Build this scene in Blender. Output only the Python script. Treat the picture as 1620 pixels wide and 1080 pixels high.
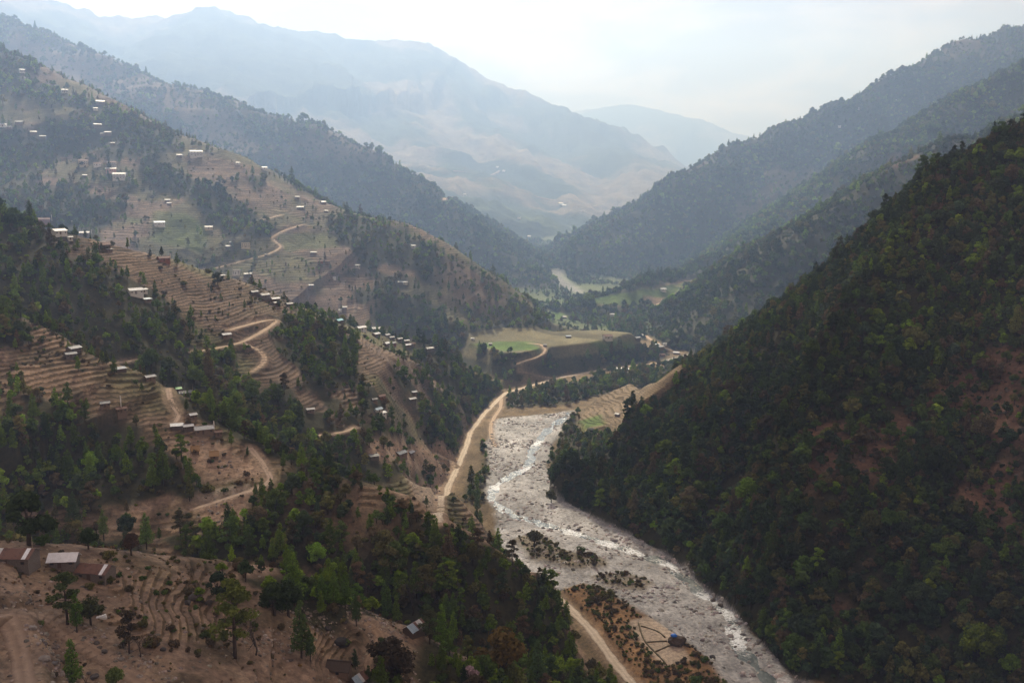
import bpy, bmesh, math, random, time
import numpy as np
from mathutils import Vector, Matrix
T0 = time.time()
SC = bpy.context.scene
for o in list(bpy.data.objects): bpy.data.objects.remove(o)
R = math.radians
# ---------- camera ----------
cam_d = bpy.data.cameras.new('camera'); cam = bpy.data.objects.new('camera', cam_d); SC.collection.objects.link(cam)
cam_d.sensor_width = 36; cam_d.lens = 35.0; cam_d.clip_start = 1.0; cam_d.clip_end = 40000
cam.location = (0, 0, 0); cam.rotation_euler = (R(90 - 9.4), 0, 0)
SC.camera = cam
# ---------- sky ----------
SUN_EL, SUN_AZ = R(42), R(-8)          # azimuth measured from +Y towards +X
world = bpy.data.worlds.new('World'); SC.world = world; world.use_nodes = True
wn = world.node_tree; wn.nodes.clear()
def N(nt, t, **kw):
    n = nt.nodes.new(t)
    for k, v in kw.items(): setattr(n, k, v)
    return n
sky = N(wn, 'ShaderNodeTexSky', sky_type='NISHITA', sun_disc=False)
sky.sun_elevation = SUN_EL; sky.sun_rotation = SUN_AZ
sky.air_density = 1.0; sky.dust_density = 6.0; sky.ozone_density = 1.0; sky.altitude = 1200
bw = N(wn, 'ShaderNodeRGBToBW'); wn.links.new(sky.outputs[0], bw.inputs[0])
# thin high overcast: grey veil with soft brighter cloud, laid out on a flat layer overhead
tc = N(wn, 'ShaderNodeTexCoord'); sep = N(wn, 'ShaderNodeSeparateXYZ'); wn.links.new(tc.outputs['Generated'], sep.inputs[0])
zz = N(wn, 'ShaderNodeMath', operation='MAXIMUM'); wn.links.new(sep.outputs[2], zz.inputs[0]); zz.inputs[1].default_value = 0.0
za = N(wn, 'ShaderNodeMath', operation='ADD'); wn.links.new(zz.outputs[0], za.inputs[0]); za.inputs[1].default_value = 0.22
dx = N(wn, 'ShaderNodeMath', operation='DIVIDE'); wn.links.new(sep.outputs[0], dx.inputs[0]); wn.links.new(za.outputs[0], dx.inputs[1])
dy = N(wn, 'ShaderNodeMath', operation='DIVIDE'); wn.links.new(sep.outputs[1], dy.inputs[0]); wn.links.new(za.outputs[0], dy.inputs[1])
cmb = N(wn, 'ShaderNodeCombineXYZ'); wn.links.new(dx.outputs[0], cmb.inputs[0]); wn.links.new(dy.outputs[0], cmb.inputs[1])
nz = N(wn, 'ShaderNodeTexNoise'); nz.inputs['Scale'].default_value = 2.6; nz.inputs['Detail'].default_value = 8; nz.inputs['Roughness'].default_value = 0.55; nz.inputs['Distortion'].default_value = 0.4
wn.links.new(cmb.outputs[0], nz.inputs['Vector'])
mr = N(wn, 'ShaderNodeMapRange'); mr.inputs['From Min'].default_value = 0.42; mr.inputs['From Max'].default_value = 0.62
mr.inputs["To Min"].default_value = 0.72; mr.inputs['To Max'].default_value = 1.5
wn.links.new(nz.outputs[0], mr.inputs['Value'])
veil = N(wn, 'ShaderNodeMix', data_type='RGBA'); veil.inputs[0].default_value = 0.86
wn.links.new(sky.outputs[0], veil.inputs[6])
tint = N(wn, 'ShaderNodeMix', data_type='RGBA', blend_type='MULTIPLY'); tint.inputs[0].default_value = 1.0
ov = N(wn, 'ShaderNodeMix', data_type='RGBA'); ov.inputs[0].default_value = 0.95; ov.inputs[7].default_value = (3.9, 3.9, 3.9, 1)
wn.links.new(bw.outputs[0], ov.inputs[6]); wn.links.new(ov.outputs[2], tint.inputs[6]); tint.inputs[7].default_value = (1.34, 1.0, 0.87, 1)
wn.links.new(tint.outputs[2], veil.inputs[7])
cl = N(wn, 'ShaderNodeMix', data_type='RGBA', blend_type='MULTIPLY'); cl.inputs[0].default_value = 1.0
wn.links.new(veil.outputs[2], cl.inputs[6]); wn.links.new(mr.outputs[0], cl.inputs[7])
bg = N(wn, 'ShaderNodeBackground'); bg.inputs['Strength'].default_value = 0.068
wn.links.new(cl.outputs[2], bg.inputs[0])
wo = N(wn, 'ShaderNodeOutputWorld'); wn.links.new(bg.outputs[0], wo.inputs[0])
# ---------- sun behind thin cloud ----------
sl = bpy.data.lights.new('sun', 'SUN'); sl.energy = 5.0; sl.angle = R(10); sl.color = (1.0, 0.97, 0.94)
sun = bpy.data.objects.new('sun', sl); SC.collection.objects.link(sun)
sdir = Vector((math.sin(SUN_AZ) * math.cos(SUN_EL), math.cos(SUN_AZ) * math.cos(SUN_EL), math.sin(SUN_EL)))
sun.rotation_euler = sdir.to_track_quat('Z', 'Y').to_euler()
# ---------- exposure ----------
SC.view_settings.view_transform = 'Standard'; SC.view_settings.look = 'None'
SC.view_settings.exposure = 1.1; SC.view_settings.gamma = 1.0; SC.view_settings.use_curve_mapping = False
SC.cycles.use_denoising = True
SC.cycles.max_bounces = 4; SC.cycles.diffuse_bounces = 2; SC.cycles.glossy_bounces = 2; SC.cycles.transmission_bounces = 2
SC.cycles.volume_bounces = 0; SC.cycles.transparent_max_bounces = 4
HAZE_DENSITY = 0.00034

# ---------- tagging and mesh helpers ----------
def tag(o, label=None, cat=None, group=None, kind=None):
    if label: o['label'] = label
    if cat: o['category'] = cat
    if group: o['group'] = group
    if kind: o['kind'] = kind
    return o
def link(o, parent=None):
    SC.collection.objects.link(o)
    if parent is not None: o.parent = parent
    return o
def empty(name, loc, rz=0.0):
    e = bpy.data.objects.new(name, None); e.empty_display_size = 0.5; e.location = loc; e.rotation_euler = (0, 0, rz)
    return link(e)
def mesh_np(name, v, f, mat=None, smooth=False):
    """mesh from numpy arrays; f is (n,3) or (n,4)"""
    me = bpy.data.meshes.new(name); v = np.asarray(v, np.float32); f = np.asarray(f, np.int32)
    k = f.shape[1]
    me.vertices.add(len(v)); me.vertices.foreach_set('co', v.ravel())
    me.loops.add(f.size); me.loops.foreach_set('vertex_index', f.ravel())
    me.polygons.add(len(f)); me.polygons.foreach_set('loop_start', np.arange(0, f.size, k, dtype=np.int32))
    me.polygons.foreach_set('loop_total', np.full(len(f), k, np.int32))
    if smooth: me.polygons.foreach_set('use_smooth', np.ones(len(f), bool))
    me.update(calc_edges=True)
    if mat: me.materials.append(mat)
    return me
class MB:
    def __init__(s): s.v = []; s.f = []
    def add(s, v, f):
        b = len(s.v); s.v += [tuple(p) for p in v]; s.f += [tuple(i + b for i in q) for q in f]
    def box(s, x0, x1, y0, y1, z0, z1):
        s.add([(x0,y0,z0),(x1,y0,z0),(x1,y1,z0),(x0,y1,z0),(x0,y0,z1),(x1,y0,z1),(x1,y1,z1),(x0,y1,z1)],
              [(0,3,2,1),(4,5,6,7),(0,1,5,4),(1,2,6,5),(2,3,7,6),(3,0,4,7)])
    def slab(s, a, b, c, d, t):
        """four corners (counter-clockwise from above) thickened downwards"""
        q = [Vector(p) for p in (a, b, c, d)]; n = (q[1] - q[0]).cross(q[3] - q[0]).normalized() * t
        lo = [p - n for p in q]
        s.add(lo + q, [(3,2,1,0),(4,5,6,7),(0,1,5,4),(1,2,6,5),(2,3,7,6),(3,0,4,7)])
    def tube(s, pts, rad, n=6):
        pts = [Vector(p) for p in pts]; rings = []
        for i, p in enumerate(pts):
            t = (pts[min(i + 1, len(pts) - 1)] - pts[max(i - 1, 0)]).normalized()
            a = t.orthogonal().normalized(); b = t.cross(a); r = rad[i] if hasattr(rad, '__len__') else rad
            rings.append([p + (a * math.cos(2 * math.pi * k / n) + b * math.sin(2 * math.pi * k / n)) * r for k in range(n)])
        base = len(s.v)
        for rg in rings: s.v += [tuple(p) for p in rg]
        for i in range(len(rings) - 1):
            for k in range(n):
                s.f.append((base + i * n + k, base + i * n + (k + 1) % n, base + (i + 1) * n + (k + 1) % n, base + (i + 1) * n + k))
        s.f.append(tuple(base + k for k in range(n - 1, -1, -1))); s.f.append(tuple(base + (len(rings) - 1) * n + k for k in range(n)))
    def mesh(s, name, mat=None, smooth=False):
        me = bpy.data.meshes.new(name); me.from_pydata(s.v, [], s.f); me.update()
        if smooth: me.polygons.foreach_set('use_smooth', np.ones(len(me.polygons), bool))
        if mat: me.materials.append(mat)
        return me
    def build(s, name, mat, parent=None, smooth=False):
        return link(bpy.data.objects.new(name, s.mesh(name, mat, smooth)), parent)
# ---------- terrain maths (numpy) ----------
import numpy as np, math
F_PX = 1575.0; PITCH = math.radians(9.4)
CP, SP, TP = math.cos(PITCH), math.sin(PITCH), math.tan(PITCH)
def P(px, py, d):
    u = (px - 810) / F_PX; v = (540 - py) / F_PX
    s = d / (CP + v * SP)
    return (u * s, d, s * (-SP + v * CP))
def pix(x, y, z):
    f = y * CP - z * SP; up = y * SP + z * CP
    return 810 + F_PX * x / f, 540 - F_PX * up / f
def hash2(ix, iy, seed):
    h = (ix.astype(np.int64) * 374761393 + iy.astype(np.int64) * 668265263 + seed * 1442695041) & 0xffffffff
    h = ((h ^ (h >> 13)) * 1274126177) & 0xffffffff
    h = (h ^ (h >> 16)) & 0xffffffff
    return h.astype(np.float32) / np.float32(4294967295.0)
def vnoise(x, y, seed=0):
    ix = np.floor(x); iy = np.floor(y)
    fx = (x - ix).astype(np.float32); fy = (y - iy).astype(np.float32)
    fx = fx * fx * fx * (fx * (fx * 6 - 15) + 10); fy = fy * fy * fy * (fy * (fy * 6 - 15) + 10)
    a = hash2(ix, iy, seed); b = hash2(ix + 1, iy, seed); c = hash2(ix, iy + 1, seed); d = hash2(ix + 1, iy + 1, seed)
    return (a + (b - a) * fx + (c - a) * fy + (a - b - c + d) * fx * fy) * 2 - 1
def fbm(x, y, scale, octv=4, seed=0, gain=0.5, ridged=False):
    s = np.zeros(np.shape(x), np.float32); amp = 1.0; tot = 0; fx = x / scale; fy = y / scale
    for o in range(octv):
        n = vnoise(fx + 17.3 * o, fy - 9.1 * o, seed + o * 7)
        if ridged: n = 1 - 2 * np.abs(n)
        s += amp * n; tot += amp; amp *= gain
        fx, fy = (fx * 1.6 + fy * 1.2), (-fx * 1.2 + fy * 1.6)
    return s / tot
def sstep(a, b, x):
    t = np.clip((x - a) / (b - a), 0, 1); return t * t * (3 - 2 * t)

def FLOOR(y): return -205 + 0.012 * (np.clip(y, 0, 3200) - 450)
# crests: name -> (side class, near slope, far slope, rounding, points (px,py,distance))
RIDGES = [
 ('A', 0.16, 0.55, 6, [(-420,800,190),(-150,842,212),(0,858,225),(150,866,235),(260,880,245),(340,886,252),(430,905,256),(520,950,258),(600,985,260),(660,1005,262,.3),(760,1050,278,.5),(900,1085,325,.7)]),
 ('B', 0.26, 0.85, 10, [(-350,395,520),(-120,450,500),(0,492,490),(60,520,485),(110,550,480),(200,585,480),(270,625,475),(330,672,458),(420,727,440),(500,755,430,.3),(560,768,425,.35),(640,790,418,.48),(700,825,412,.6),(780,865,415,.7),(850,910,425,.7)]),
 ('C', 0.55, 0.45, 14, [(-350,250,600),(-100,318,630),(0,342,645),(120,370,665),(280,415,705,.5),(380,450,735,.42),(450,480,765,.33),(520,505,800,.31),(580,525,830,.31),(640,540,850,.42),(700,552,865,.55),(775,590,880,.8)]),
 ('D', 0.33, 0.50, 18, [(-400,-90,1650),(-150,20,1560),(0,82,1500),(100,122,1450),(180,168,1400),(240,208,1360),(330,240,1330),(400,263,1300),(500,312,1270),(560,336,1250),(640,355,1225),(700,392,1200),(780,443,1170),(840,488,1150),(885,518,1150)]),
 ('E', 0.50, 0.50, 25, [(-400,-110,2900),(-150,-25,2750),(0,38,2600),(100,72,2500),(200,112,2400),(300,142,2300),(400,176,2200),(500,212,2100),(600,266,2000),(700,336,1880),(800,406,1760),(885,462,1650)]),
 ('F', 0.36, 0.40, 60, [(-500,-180,4800),(-150,-80,5000),(60,0,5200),(140,22,5300),(190,38,5350),(240,36,5400),(262,42,5400),(290,34,5400),(330,23,5400),(380,32,5450),(430,48,5500),(500,58,5600),(560,72,5650),(650,85,5700),(720,108,5700),(820,152,5600),(900,188,5400),(960,225,5000),(1010,262,4500),(1030,300,3900)]),
 ('F2', 0.34, 0.40, 40, [(650,86,5690),(720,190,4900),(800,250,4300),(880,310,3700),(950,352,3100)]),
 ('F3', 0.36, 0.40, 40, [(500,60,5600),(590,170,4700),(700,262,3900),(800,330,3200),(860,380,2700)]),
 ('F4', 0.36, 0.40, 40, [(330,25,5400),(420,130,4600),(540,215,3900),(640,275,3300),(740,330,2800)]),
 ('G', 0.30, 0.40, 60, [(700,200,9000),(890,180,8800),(950,171,8600),(985,167,8600),(1050,178,8500),(1120,195,8400),(1190,222,8200),(1350,290,8000)]),
 ('R1', 0.62, 0.50, 25, [(2050,-80,2750),(1780,-5,2680),(1620,50,2600),(1540,75,2550),(1450,112,2480),(1400,138,2440),(1330,165,2390),(1200,222,2290),(1130,255,2220),(1050,298,2140),(990,335,2080),(950,362,2020),(915,400,1940),(892,436,1850)]),
 ('R2', 0.50, 0.50, 20, [(2000,-80,2000),(1780,10,1950),(1620,98,1900),(1500,163,1850),(1400,228,1780),(1320,288,1720),(1250,342,1660),(1180,395,1600),(1125,432,1540),(1090,444,1500),(1050,451,1460),(1000,462,1420),(950,474,1400),(905,490,1390)]),
 ('R3', 0.55, 0.50, 16, [(1950,60,1400),(1780,120,1380),(1620,192,1350),(1480,242,1320),(1400,287,1290),(1300,352,1250),(1220,422,1200),(1150,490,1150),(1108,530,1120)]),
 ('R4', 0.60, 0.55, 10, [(2400,-60,560),(2150,0,660),(1900,75,710,.6),(1750,160,720,.58),(1620,220,705,.57),(1540,248,715,.56),(1500,265,720,.56),(1470,290,728,.56),(1440,318,735,.55),(1330,402,760,.50),(1200,502,800,.38),(1090,582,845,.22),(1030,625,850,.18),(985,650,850,.15)]),
]
def ridge_poly(name):
    for r in RIDGES:
        if r[0] == name: return np.array([P(*p[:3]) for p in r[4]])
def on_floor(px, py, h=0.0):
    u = (px - 810) / F_PX; v = (540 - py) / F_PX
    fy, fz = CP + v * SP, -SP + v * CP
    d = 600.0
    for _ in range(30): d = (FLOOR(np.float64(d)) + h) / fz * fy
    return (u * d / fy, float(d))
def poly_sd(x, y, poly):
    """signed distance to a polygon, negative inside"""
    best = np.full(x.shape, 1e12, np.float32); ins = np.zeros(x.shape, bool)
    n = len(poly)
    for i in range(n):
        ax, ay = poly[i]; bx, by = poly[(i + 1) % n]
        dx, dy = bx - ax, by - ay
        t = np.clip(((x - ax) * dx + (y - ay) * dy) / (dx * dx + dy * dy + 1e-9), 0, 1)
        best = np.minimum(best, (x - ax - t * dx) ** 2 + (y - ay - t * dy) ** 2)
        c = (ay > y) != (by > y)
        ins ^= c & (x < (bx - ax) * (y - ay) / (by - ay + 1e-12) + ax)
    d = np.sqrt(best)
    return np.where(ins, -d, d)
CORRIDOR = [(960,1090),(898,990),(852,950),(815,908),(775,850),(760,830),(690,825),(685,800),(712,740),(742,680),(785,625),(800,612),(880,594),(960,583),(1010,570),(1080,552),(1105,565),(1080,590),(1030,618),(1010,640),(960,680),(905,735),(868,745),(872,782),(930,812),(1000,848),(1060,880),(1110,925),(1160,965),(1220,1032),(1270,1085),(1340,1200),(1100,1250)]
CORRIDOR_W = [on_floor(*p) for p in CORRIDOR]
PLATEAU_W = [on_floor(px, py, 26) for px, py in [(730,532),(800,530),(880,527),(960,524),(1040,530),(1062,548),(1010,553),(940,556),(880,560),(865,556),(850,560),(780,556),(735,545)]]
def base_height(x, y):
    """raw valley: smooth maximum of the spurs over the valley floor; returns z and the winning spur"""
    x = x.astype(np.float32); y = y.astype(np.float32)
    dist0 = np.hypot(x, y)
    # domain warp
    w = np.clip(dist0 / 900, 0.15, 4.0)
    wx = x + fbm(x, y, 90 , 3, 3) * 9 * w + fbm(x, y, 420, 3, 5) * 22 * np.clip(w-0.5, 0, 3)
    wy = y + fbm(x, y, 90 , 3, 11) * 9 * w + fbm(x, y, 420, 3, 13) * 22 * np.clip(w-0.5, 0, 3)
    k = 2.5 + 0.0055 * dist0
    zs = [FLOOR(y)]
    for name, sn, sf, rr, pts in RIDGES:
        pl = np.array([P(*p[:3]) + ((p[3] if len(p) > 3 else sn),) for p in pts], np.float32)
        bs = np.full(x.shape, sn, np.float32)
        best = np.full(x.shape, 1e9, np.float32); bz = np.zeros_like(best); bqx = np.zeros_like(best); bqy = np.zeros_like(best)
        for a, b in zip(pl[:-1], pl[1:]):
            dx, dy = b[0] - a[0], b[1] - a[1]; L2 = dx * dx + dy * dy
            t = np.clip(((wx - a[0]) * dx + (wy - a[1]) * dy) / L2, 0, 1)
            qx = a[0] + t * dx; qy = a[1] + t * dy
            d2 = (wx - qx) ** 2 + (wy - qy) ** 2
            m = d2 < best
            best = np.where(m, d2, best); bz = np.where(m, a[2] + t * (b[2] - a[2]), bz)
            bs = np.where(m, a[3] + t * (b[3] - a[3]), bs)
            bqx = np.where(m, qx, bqx); bqy = np.where(m, qy, bqy)
        d = np.sqrt(best)
        qn = np.hypot(bqx, bqy) + 1e-3
        tc = ((wx - bqx) * (-bqx / qn) + (wy - bqy) * (-bqy / qn)) / (d + 1e-3)
        s = sf + (bs - sf) * sstep(-0.5, 0.5, tc)
        z = bz - s * (np.sqrt(d * d + rr * rr) - rr)
        zs.append(z)
    # flat-topped river terrace with a steep scarp
    sdp = poly_sd(wx, wy, PLATEAU_W)
    zs.append(FLOOR(y) + 26 - 1.5 * np.clip(sdp, 0, None))
    zs = np.stack(zs)
    idx = zs.argmax(0)
    mx = zs.max(0)
    z = mx + k * np.log(np.exp((zs - mx) / k).sum(0)) - k * 0.0
    # the river has cut back the toes of the spurs
    sdc = poly_sd(x, y, CORRIDOR_W)
    cap = FLOOR(y) + 1.5 * np.clip(sdc + fbm(x, y, 25, 2, 41) * 5, 0, None)
    kk = 1.2
    zc = -kk * np.logaddexp(-z / kk, -cap / kk)
    z = np.where(sdc < 160, zc, z)
    above = np.clip(z - FLOOR(y), 0, None)
    return z, idx, above
# ---------- the ground as one polar sheet reaching the skyline ----------
def geo(a, b, step): return np.exp(np.arange(math.log(a), math.log(b), step))
rr = np.concatenate([geo(45, 120, .010), geo(120, 500, .0032), geo(500, 1520, .0019), geo(1520, 3000, .0050), geo(3000, 9750, .007)])
NAZ = 760
az = np.linspace(R(-33), R(33), NAZ); NR = len(rr)
RR, AA = np.meshgrid(rr, az, indexing='ij')
GX = (RR * np.sin(AA)).astype(np.float32); GY = (RR * np.cos(AA)).astype(np.float32)
LOGR = np.log(rr)
Z, SID, ABOVE = base_height(GX, GY)
NAMES = ['floor'] + [r[0] for r in RIDGES] + ['P']
ID = {n: i for i, n in enumerate(NAMES)}
FL = FLOOR(GY)
SDC = poly_sd(GX, GY, CORRIDOR_W)
SID = np.where(SDC < 0, 0, SID)
_rv = np.array(sorted([(q[1], q[0]) for q in [on_floor(*p) for p in [(905,652),(850,700),(836,738),(790,770),(850,826),(960,858),(1050,888),(1125,948),(1162,985),(1215,1075),(1300,1200)]]]))
_rx = np.interp(GY, _rv[:, 0], _rv[:, 1])
SID = np.where(np.isin(SID, [ID['A'], ID['B'], ID['C']]) & (GX > _rx + 4) & (GY < 760), ID['R4'], SID)
def isid(*n):
    m = np.zeros(SID.shape, bool)
    for k in n: m |= SID == ID[k]
    return m
# relief: gullies and knolls, fading out on the valley floor
hgt = sstep(3, 40, ABOVE)
n1 = fbm(GX, GY, 46, 3, 71); n2 = fbm(GX, GY, 130, 4, 81, ridged=True); n3 = fbm(GX, GY, 620, 4, 91, ridged=True)
amp1 = np.zeros_like(Z); amp2 = np.zeros_like(Z); amp3 = np.zeros_like(Z)
for nm, a1, a2, a3 in [('A',1.2,0,0),('B',2.5,2.0,0),('C',2.2,2.0,0),('D',2.5,5,0),('E',5,16,14),('F',6,20,55),('F2',6,22,60),('F3',6,22,60),('F4',6,22,60),('G',4,10,25),('R1',6,20,18),('R2',5,15,0),('R3',5,12,0),('R4',4.5,9.0,0),('P',0.4,0,0)]:
    m = SID == ID[nm]; amp1[m] = a1; amp2[m] = a2; amp3[m] = a3
def blur(a, n):
    for _ in range(n):
        a = (np.roll(a, 1, 0) + np.roll(a, -1, 0) + 2 * a) / 4; a = (np.roll(a, 1, 1) + np.roll(a, -1, 1) + 2 * a) / 4
    return a
amp1 = blur(amp1, 6); amp2 = blur(amp2, 6); amp3 = blur(amp3, 6)
Z = Z + hgt * (n1 * amp1 + n2 * amp2) + sstep(20, 160, ABOVE) * n3 * amp3
TAN0 = Z / RR

def _ray(px, py):
    u = (px - 810) / F_PX; v = (540 - py) / F_PX
    h = math.hypot(u, CP + v * SP)
    return math.atan2(u, CP + v * SP), (-SP + v * CP) / h
def cast(px, py, tan, mask=None):
    """where the line of sight through a point of the photograph meets the ground"""
    a, t = _ray(px, py)
    fc = min(max((a - az[0]) / (az[1] - az[0]), 0), NAZ - 1.001); c = int(fc); w = fc - c
    tz = tan[:, c] * (1 - w) + tan[:, c + 1] * w
    if mask is not None: tz = np.where(mask[:, c], tz, -9)
    hit = tz >= t
    i = int(np.argmax(hit)) if hit.any() else int(np.argmax(tz))
    r = rr[i]
    if hit.any() and i > 0 and tz[i - 1] > -5:
        f = (t - tz[i - 1]) / (tz[i] - tz[i - 1] + 1e-9); r = rr[i - 1] + f * (rr[i] - rr[i - 1])
    return r * math.sin(a), r * math.cos(a)
def zone(spur, pts):
    """outline sighted on one spur, as a polygon in plan"""
    m = isid(*spur.split('+')) if spur else None
    out = []
    n = len(pts)
    for i in range(n):
        (x0, y0), (x1, y1) = pts[i], pts[(i + 1) % n]
        k = max(1, int(math.hypot(x1 - x0, y1 - y0) / 30))
        for j in range(k): out.append(cast(x0 + (x1 - x0) * j / k, y0 + (y1 - y0) * j / k, TAN0, m))
    return out
wob = fbm(GX, GY, 28, 3, 51)
def zmask(spur, pts, soft=6.0, wobble=7.0):
    pl = zone(spur, pts); xs = [p[0] for p in pl]; ys = [p[1] for p in pl]
    res = np.zeros(Z.shape, np.float32)
    sel = (GX > min(xs) - 30) & (GX < max(xs) + 30) & (GY > min(ys) - 30) & (GY < max(ys) + 30)
    if spur: sel &= isid(*spur.split('+'))
    if not sel.any(): return res
    ii = np.nonzero(sel)
    sd = poly_sd(GX[ii], GY[ii], pl) + wob[ii] * wobble
    res[ii] = 1 - sstep(-soft, soft, sd)
    return res
def zmax(lst, soft=6.0, wobble=7.0):
    r = np.zeros(Z.shape, np.float32)
    for sp, pts in lst: r = np.maximum(r, zmask(sp, pts, soft, wobble))
    return r
# ----- land cover -----
big = fbm(GX, GY, 170, 4, 61); mid = fbm(GX, GY, 45, 3, 67)
FD = np.zeros(Z.shape, np.float32)          # forest density
TM = np.zeros(Z.shape, np.float32)          # terracing
leftfar = isid('D')
FD[isid('E', 'R1', 'R2', 'R3', 'R4')] = 1.0
woods = zmax([
 ('A', [(655,1010),(690,1003),(800,1045),(960,1080),(990,1100),(960,1300),(650,1300),(640,1090)]),
 ('A', [(425,925),(470,920),(540,945),(575,965),(545,968),(470,960)]),
 ('B', [(0,600),(60,612),(150,655),(215,685),(285,735),(300,780),(250,805),(190,800),(90,800),(0,800)]),
 ('B', [(-160,560),(0,600),(0,810),(-160,830)]),
 ('B', [(0,492),(40,520),(30,545),(0,540)]),
 ('B', [(300,612),(400,655),(500,695),(600,760),(605,774),(500,752),(420,724),(345,682),(300,640)]),
 ('B', [(430,735),(500,757),(560,770),(560,800),(470,790),(430,770)]),
 ('C', [(380,590),(450,600),(560,680),(600,690),(690,700),(690,735),(620,780),(500,760),(420,690)]),
 ('C', [(560,560),(585,600),(600,640),(570,650),(555,610)]), ('C', [(630,590),(650,585),(660,620),(640,630)]), ('C', [(660,655),(700,640),(720,660),(690,690)]),
 ('B', [(380,790),(432,772),(500,757),(560,770),(640,792),(700,827),(780,868),(850,912),(900,960),(1000,1080),(860,1080),(700,1010),(620,1000),(540,950),(420,900),(300,890),(240,860),(250,830),(330,830)]),
 ('B', [(0,848),(60,850),(240,860),(300,885),(200,890),(0,880)]),
 ('C', [(0,385),(80,388),(125,425),(140,480),(200,512),(290,498),(300,545),(385,556),(380,600),(450,625),(500,650),(560,690),(600,700),(690,688),(700,718),(610,770),(480,760),(420,720),(330,660),(200,590),(60,540),(-160,500),(-160,380)]),
 ('C', [(448,498),(490,503),(560,545),(585,600),(555,630),(555,668),(500,650),(450,600),(440,535)]),
 ('C', [(690,650),(760,596),(800,592),(800,625),(745,680),(722,725),(690,712)]),
 ('C', [(590,740),(640,735),(700,745),(680,770),(600,762)]),
 ('D', [(-160,190),(0,205),(90,212),(92,258),(68,288),(130,300),(200,320),(205,350),(150,362),(0,338),(-160,330)]),
 ('D', [(20,120),(120,150),(200,172),(240,210),(205,240),(150,190),(60,165),(0,160),(0,120)]),
 ('D', [(-160,60),(0,88),(60,110),(0,130),(-160,110)]),
 ('D', [(205,215),(262,205),(275,230),(262,262),(300,285),(350,290),(440,380),(415,385),(330,350),(270,305),(215,270)]),
 ('D', [(350,285),(400,275),(410,290),(370,300)]),
 ('D', [(520,352),(560,340),(640,358),(700,395),(780,446),(885,520),(890,535),(780,533),(690,520),(745,480),(690,455),(640,425),(600,420),(560,395)]),
 ('D', [(655,372),(700,392),(690,420),(660,405)]),
 ('D', [(600,470),(660,470),(700,500),(740,535),(660,535),(600,505)]),
 ('D', [(280,420),(330,415),(345,440),(310,455)]),
 ('P', [(760,557),(860,562),(1000,552),(1062,549),(1040,585),(900,590),(780,590)]),
], 11, 22)
pat = fbm(GX, GY, 120, 4, 63)
px_, py_ = pix(GX, GY, Z)
extra = sstep(.02, .26, pat - .08 * isid('C') + .10 * (isid('D') * sstep(330, -50, px_)) - .05 * isid('D')) * isid('C', 'D') + sstep(.10, .30, pat) * isid('B') * .8
FD = np.maximum(FD, np.maximum(woods, extra * .9))
floorwoods = zmax([
 ('floor+P+R4+C', [(800,625),(860,612),(930,600),(1010,585),(1090,575),(1085,600),(1030,612),(940,625),(905,640),(800,645)]),
 ('floor+R4', [(905,655),(922,665),(922,690),(960,686),(1000,664),(1060,642),(1100,660),(1040,860),(1000,850),(930,816),(874,785),(866,745),(880,692)]),
 ('floor+P', [(745,560),(800,566),(860,572),(1000,556),(1062,552),(1050,568),(960,579),(880,590),(800,606),(770,590)]),
 ('floor+R2+P', [(905,492),(960,480),(1050,482),(1130,500),(1105,530),(1040,525),(960,520),(900,510)]),
 ('floor+D+C', [(590,500),(700,520),(745,535),(735,552),(690,545),(640,530)]),
 ('floor+C', [(760,700),(790,740),(770,800),(735,790),(760,745)]),
], 5, 8)
FD = np.maximum(FD, floorwoods * 0.9)
FD = np.maximum(FD, ((SID == 0) & (GY > 1180) & (GY < 2600)) * sstep(-.35, .05, pat) * .9)
# terraced flanks: whatever is not wooded on A-D, plus fields by the river
TM[isid('A', 'B', 'C', 'D')] = 1.0
TM *= 1 - sstep(0.25, 0.7, FD)
TM *= np.where(isid('A'), zmax([('A', [(185,925),(300,915),(345,950),(405,975),(395,1010),(330,1025),(260,1010),(190,985)]), ('A', [(480,1000),(560,1000),(580,1040),(520,1075),(470,1050)]), ('A', [(290,885),(360,888),(370,905),(310,910)]), ('A', [(600,1060),(700,1085),(690,1150),(600,1150)])], 4, 8) * .9 + .05, np.where(isid('B'), sstep(-.4, .1, fbm(GX, GY, 50, 3, 113)), .45 + .55 * sstep(-.45, .0, fbm(GX, GY, 70, 3, 127))))
slides = zmax([
 ('R4', [(1480,600),(1540,575),(1620,530),(1680,560),(1640,700),(1560,700),(1500,665),(1440,640)]),
 ('R4', [(1285,668),(1330,672),(1325,740),(1295,772),(1275,745)]),
 ('R4', [(1365,712),(1435,662),(1445,700),(1400,760),(1345,745)]),
 ('R4', [(1455,285),(1500,272),(1490,330),(1445,345)]),
 ('R4', [(1520,750),(1600,740),(1620,860),(1540,830)]),
 ('R4', [(1330,965),(1350,975),(1345,1030),(1322,1020)]),
 ('R2+R3', [(1405,252),(1425,245),(1445,252),(1420,262)]),
 ('R2+R3', [(1465,235),(1478,228),(1482,240)]),
 ('R1+R2', [(1300,315),(1340,300),(1330,320)]),
], 5, 10)
FD *= 1 - 0.62 * slides
FD *= np.where(isid('R4'), 0.75 + 0.45 * sstep(-0.45, 0.05, mid), 1)
rubble = zmax([
 ('B', [(295,800),(330,780),(385,768),(430,764),(438,776),(400,790),(385,830),(345,850),(310,815)]),
 ('B', [(270,700),(330,690),(420,740),(425,765),(360,760),(300,735)]),
 ('C+floor', [(586,715),(640,700),(700,700),(735,720),(700,760),(640,745)]),
 ('C+floor', [(640,752),(700,755),(705,790),(690,815),(650,790)]),
 ('A', [(385,870),(415,868),(425,900),(398,905)]),
], 4, 5)
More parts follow.
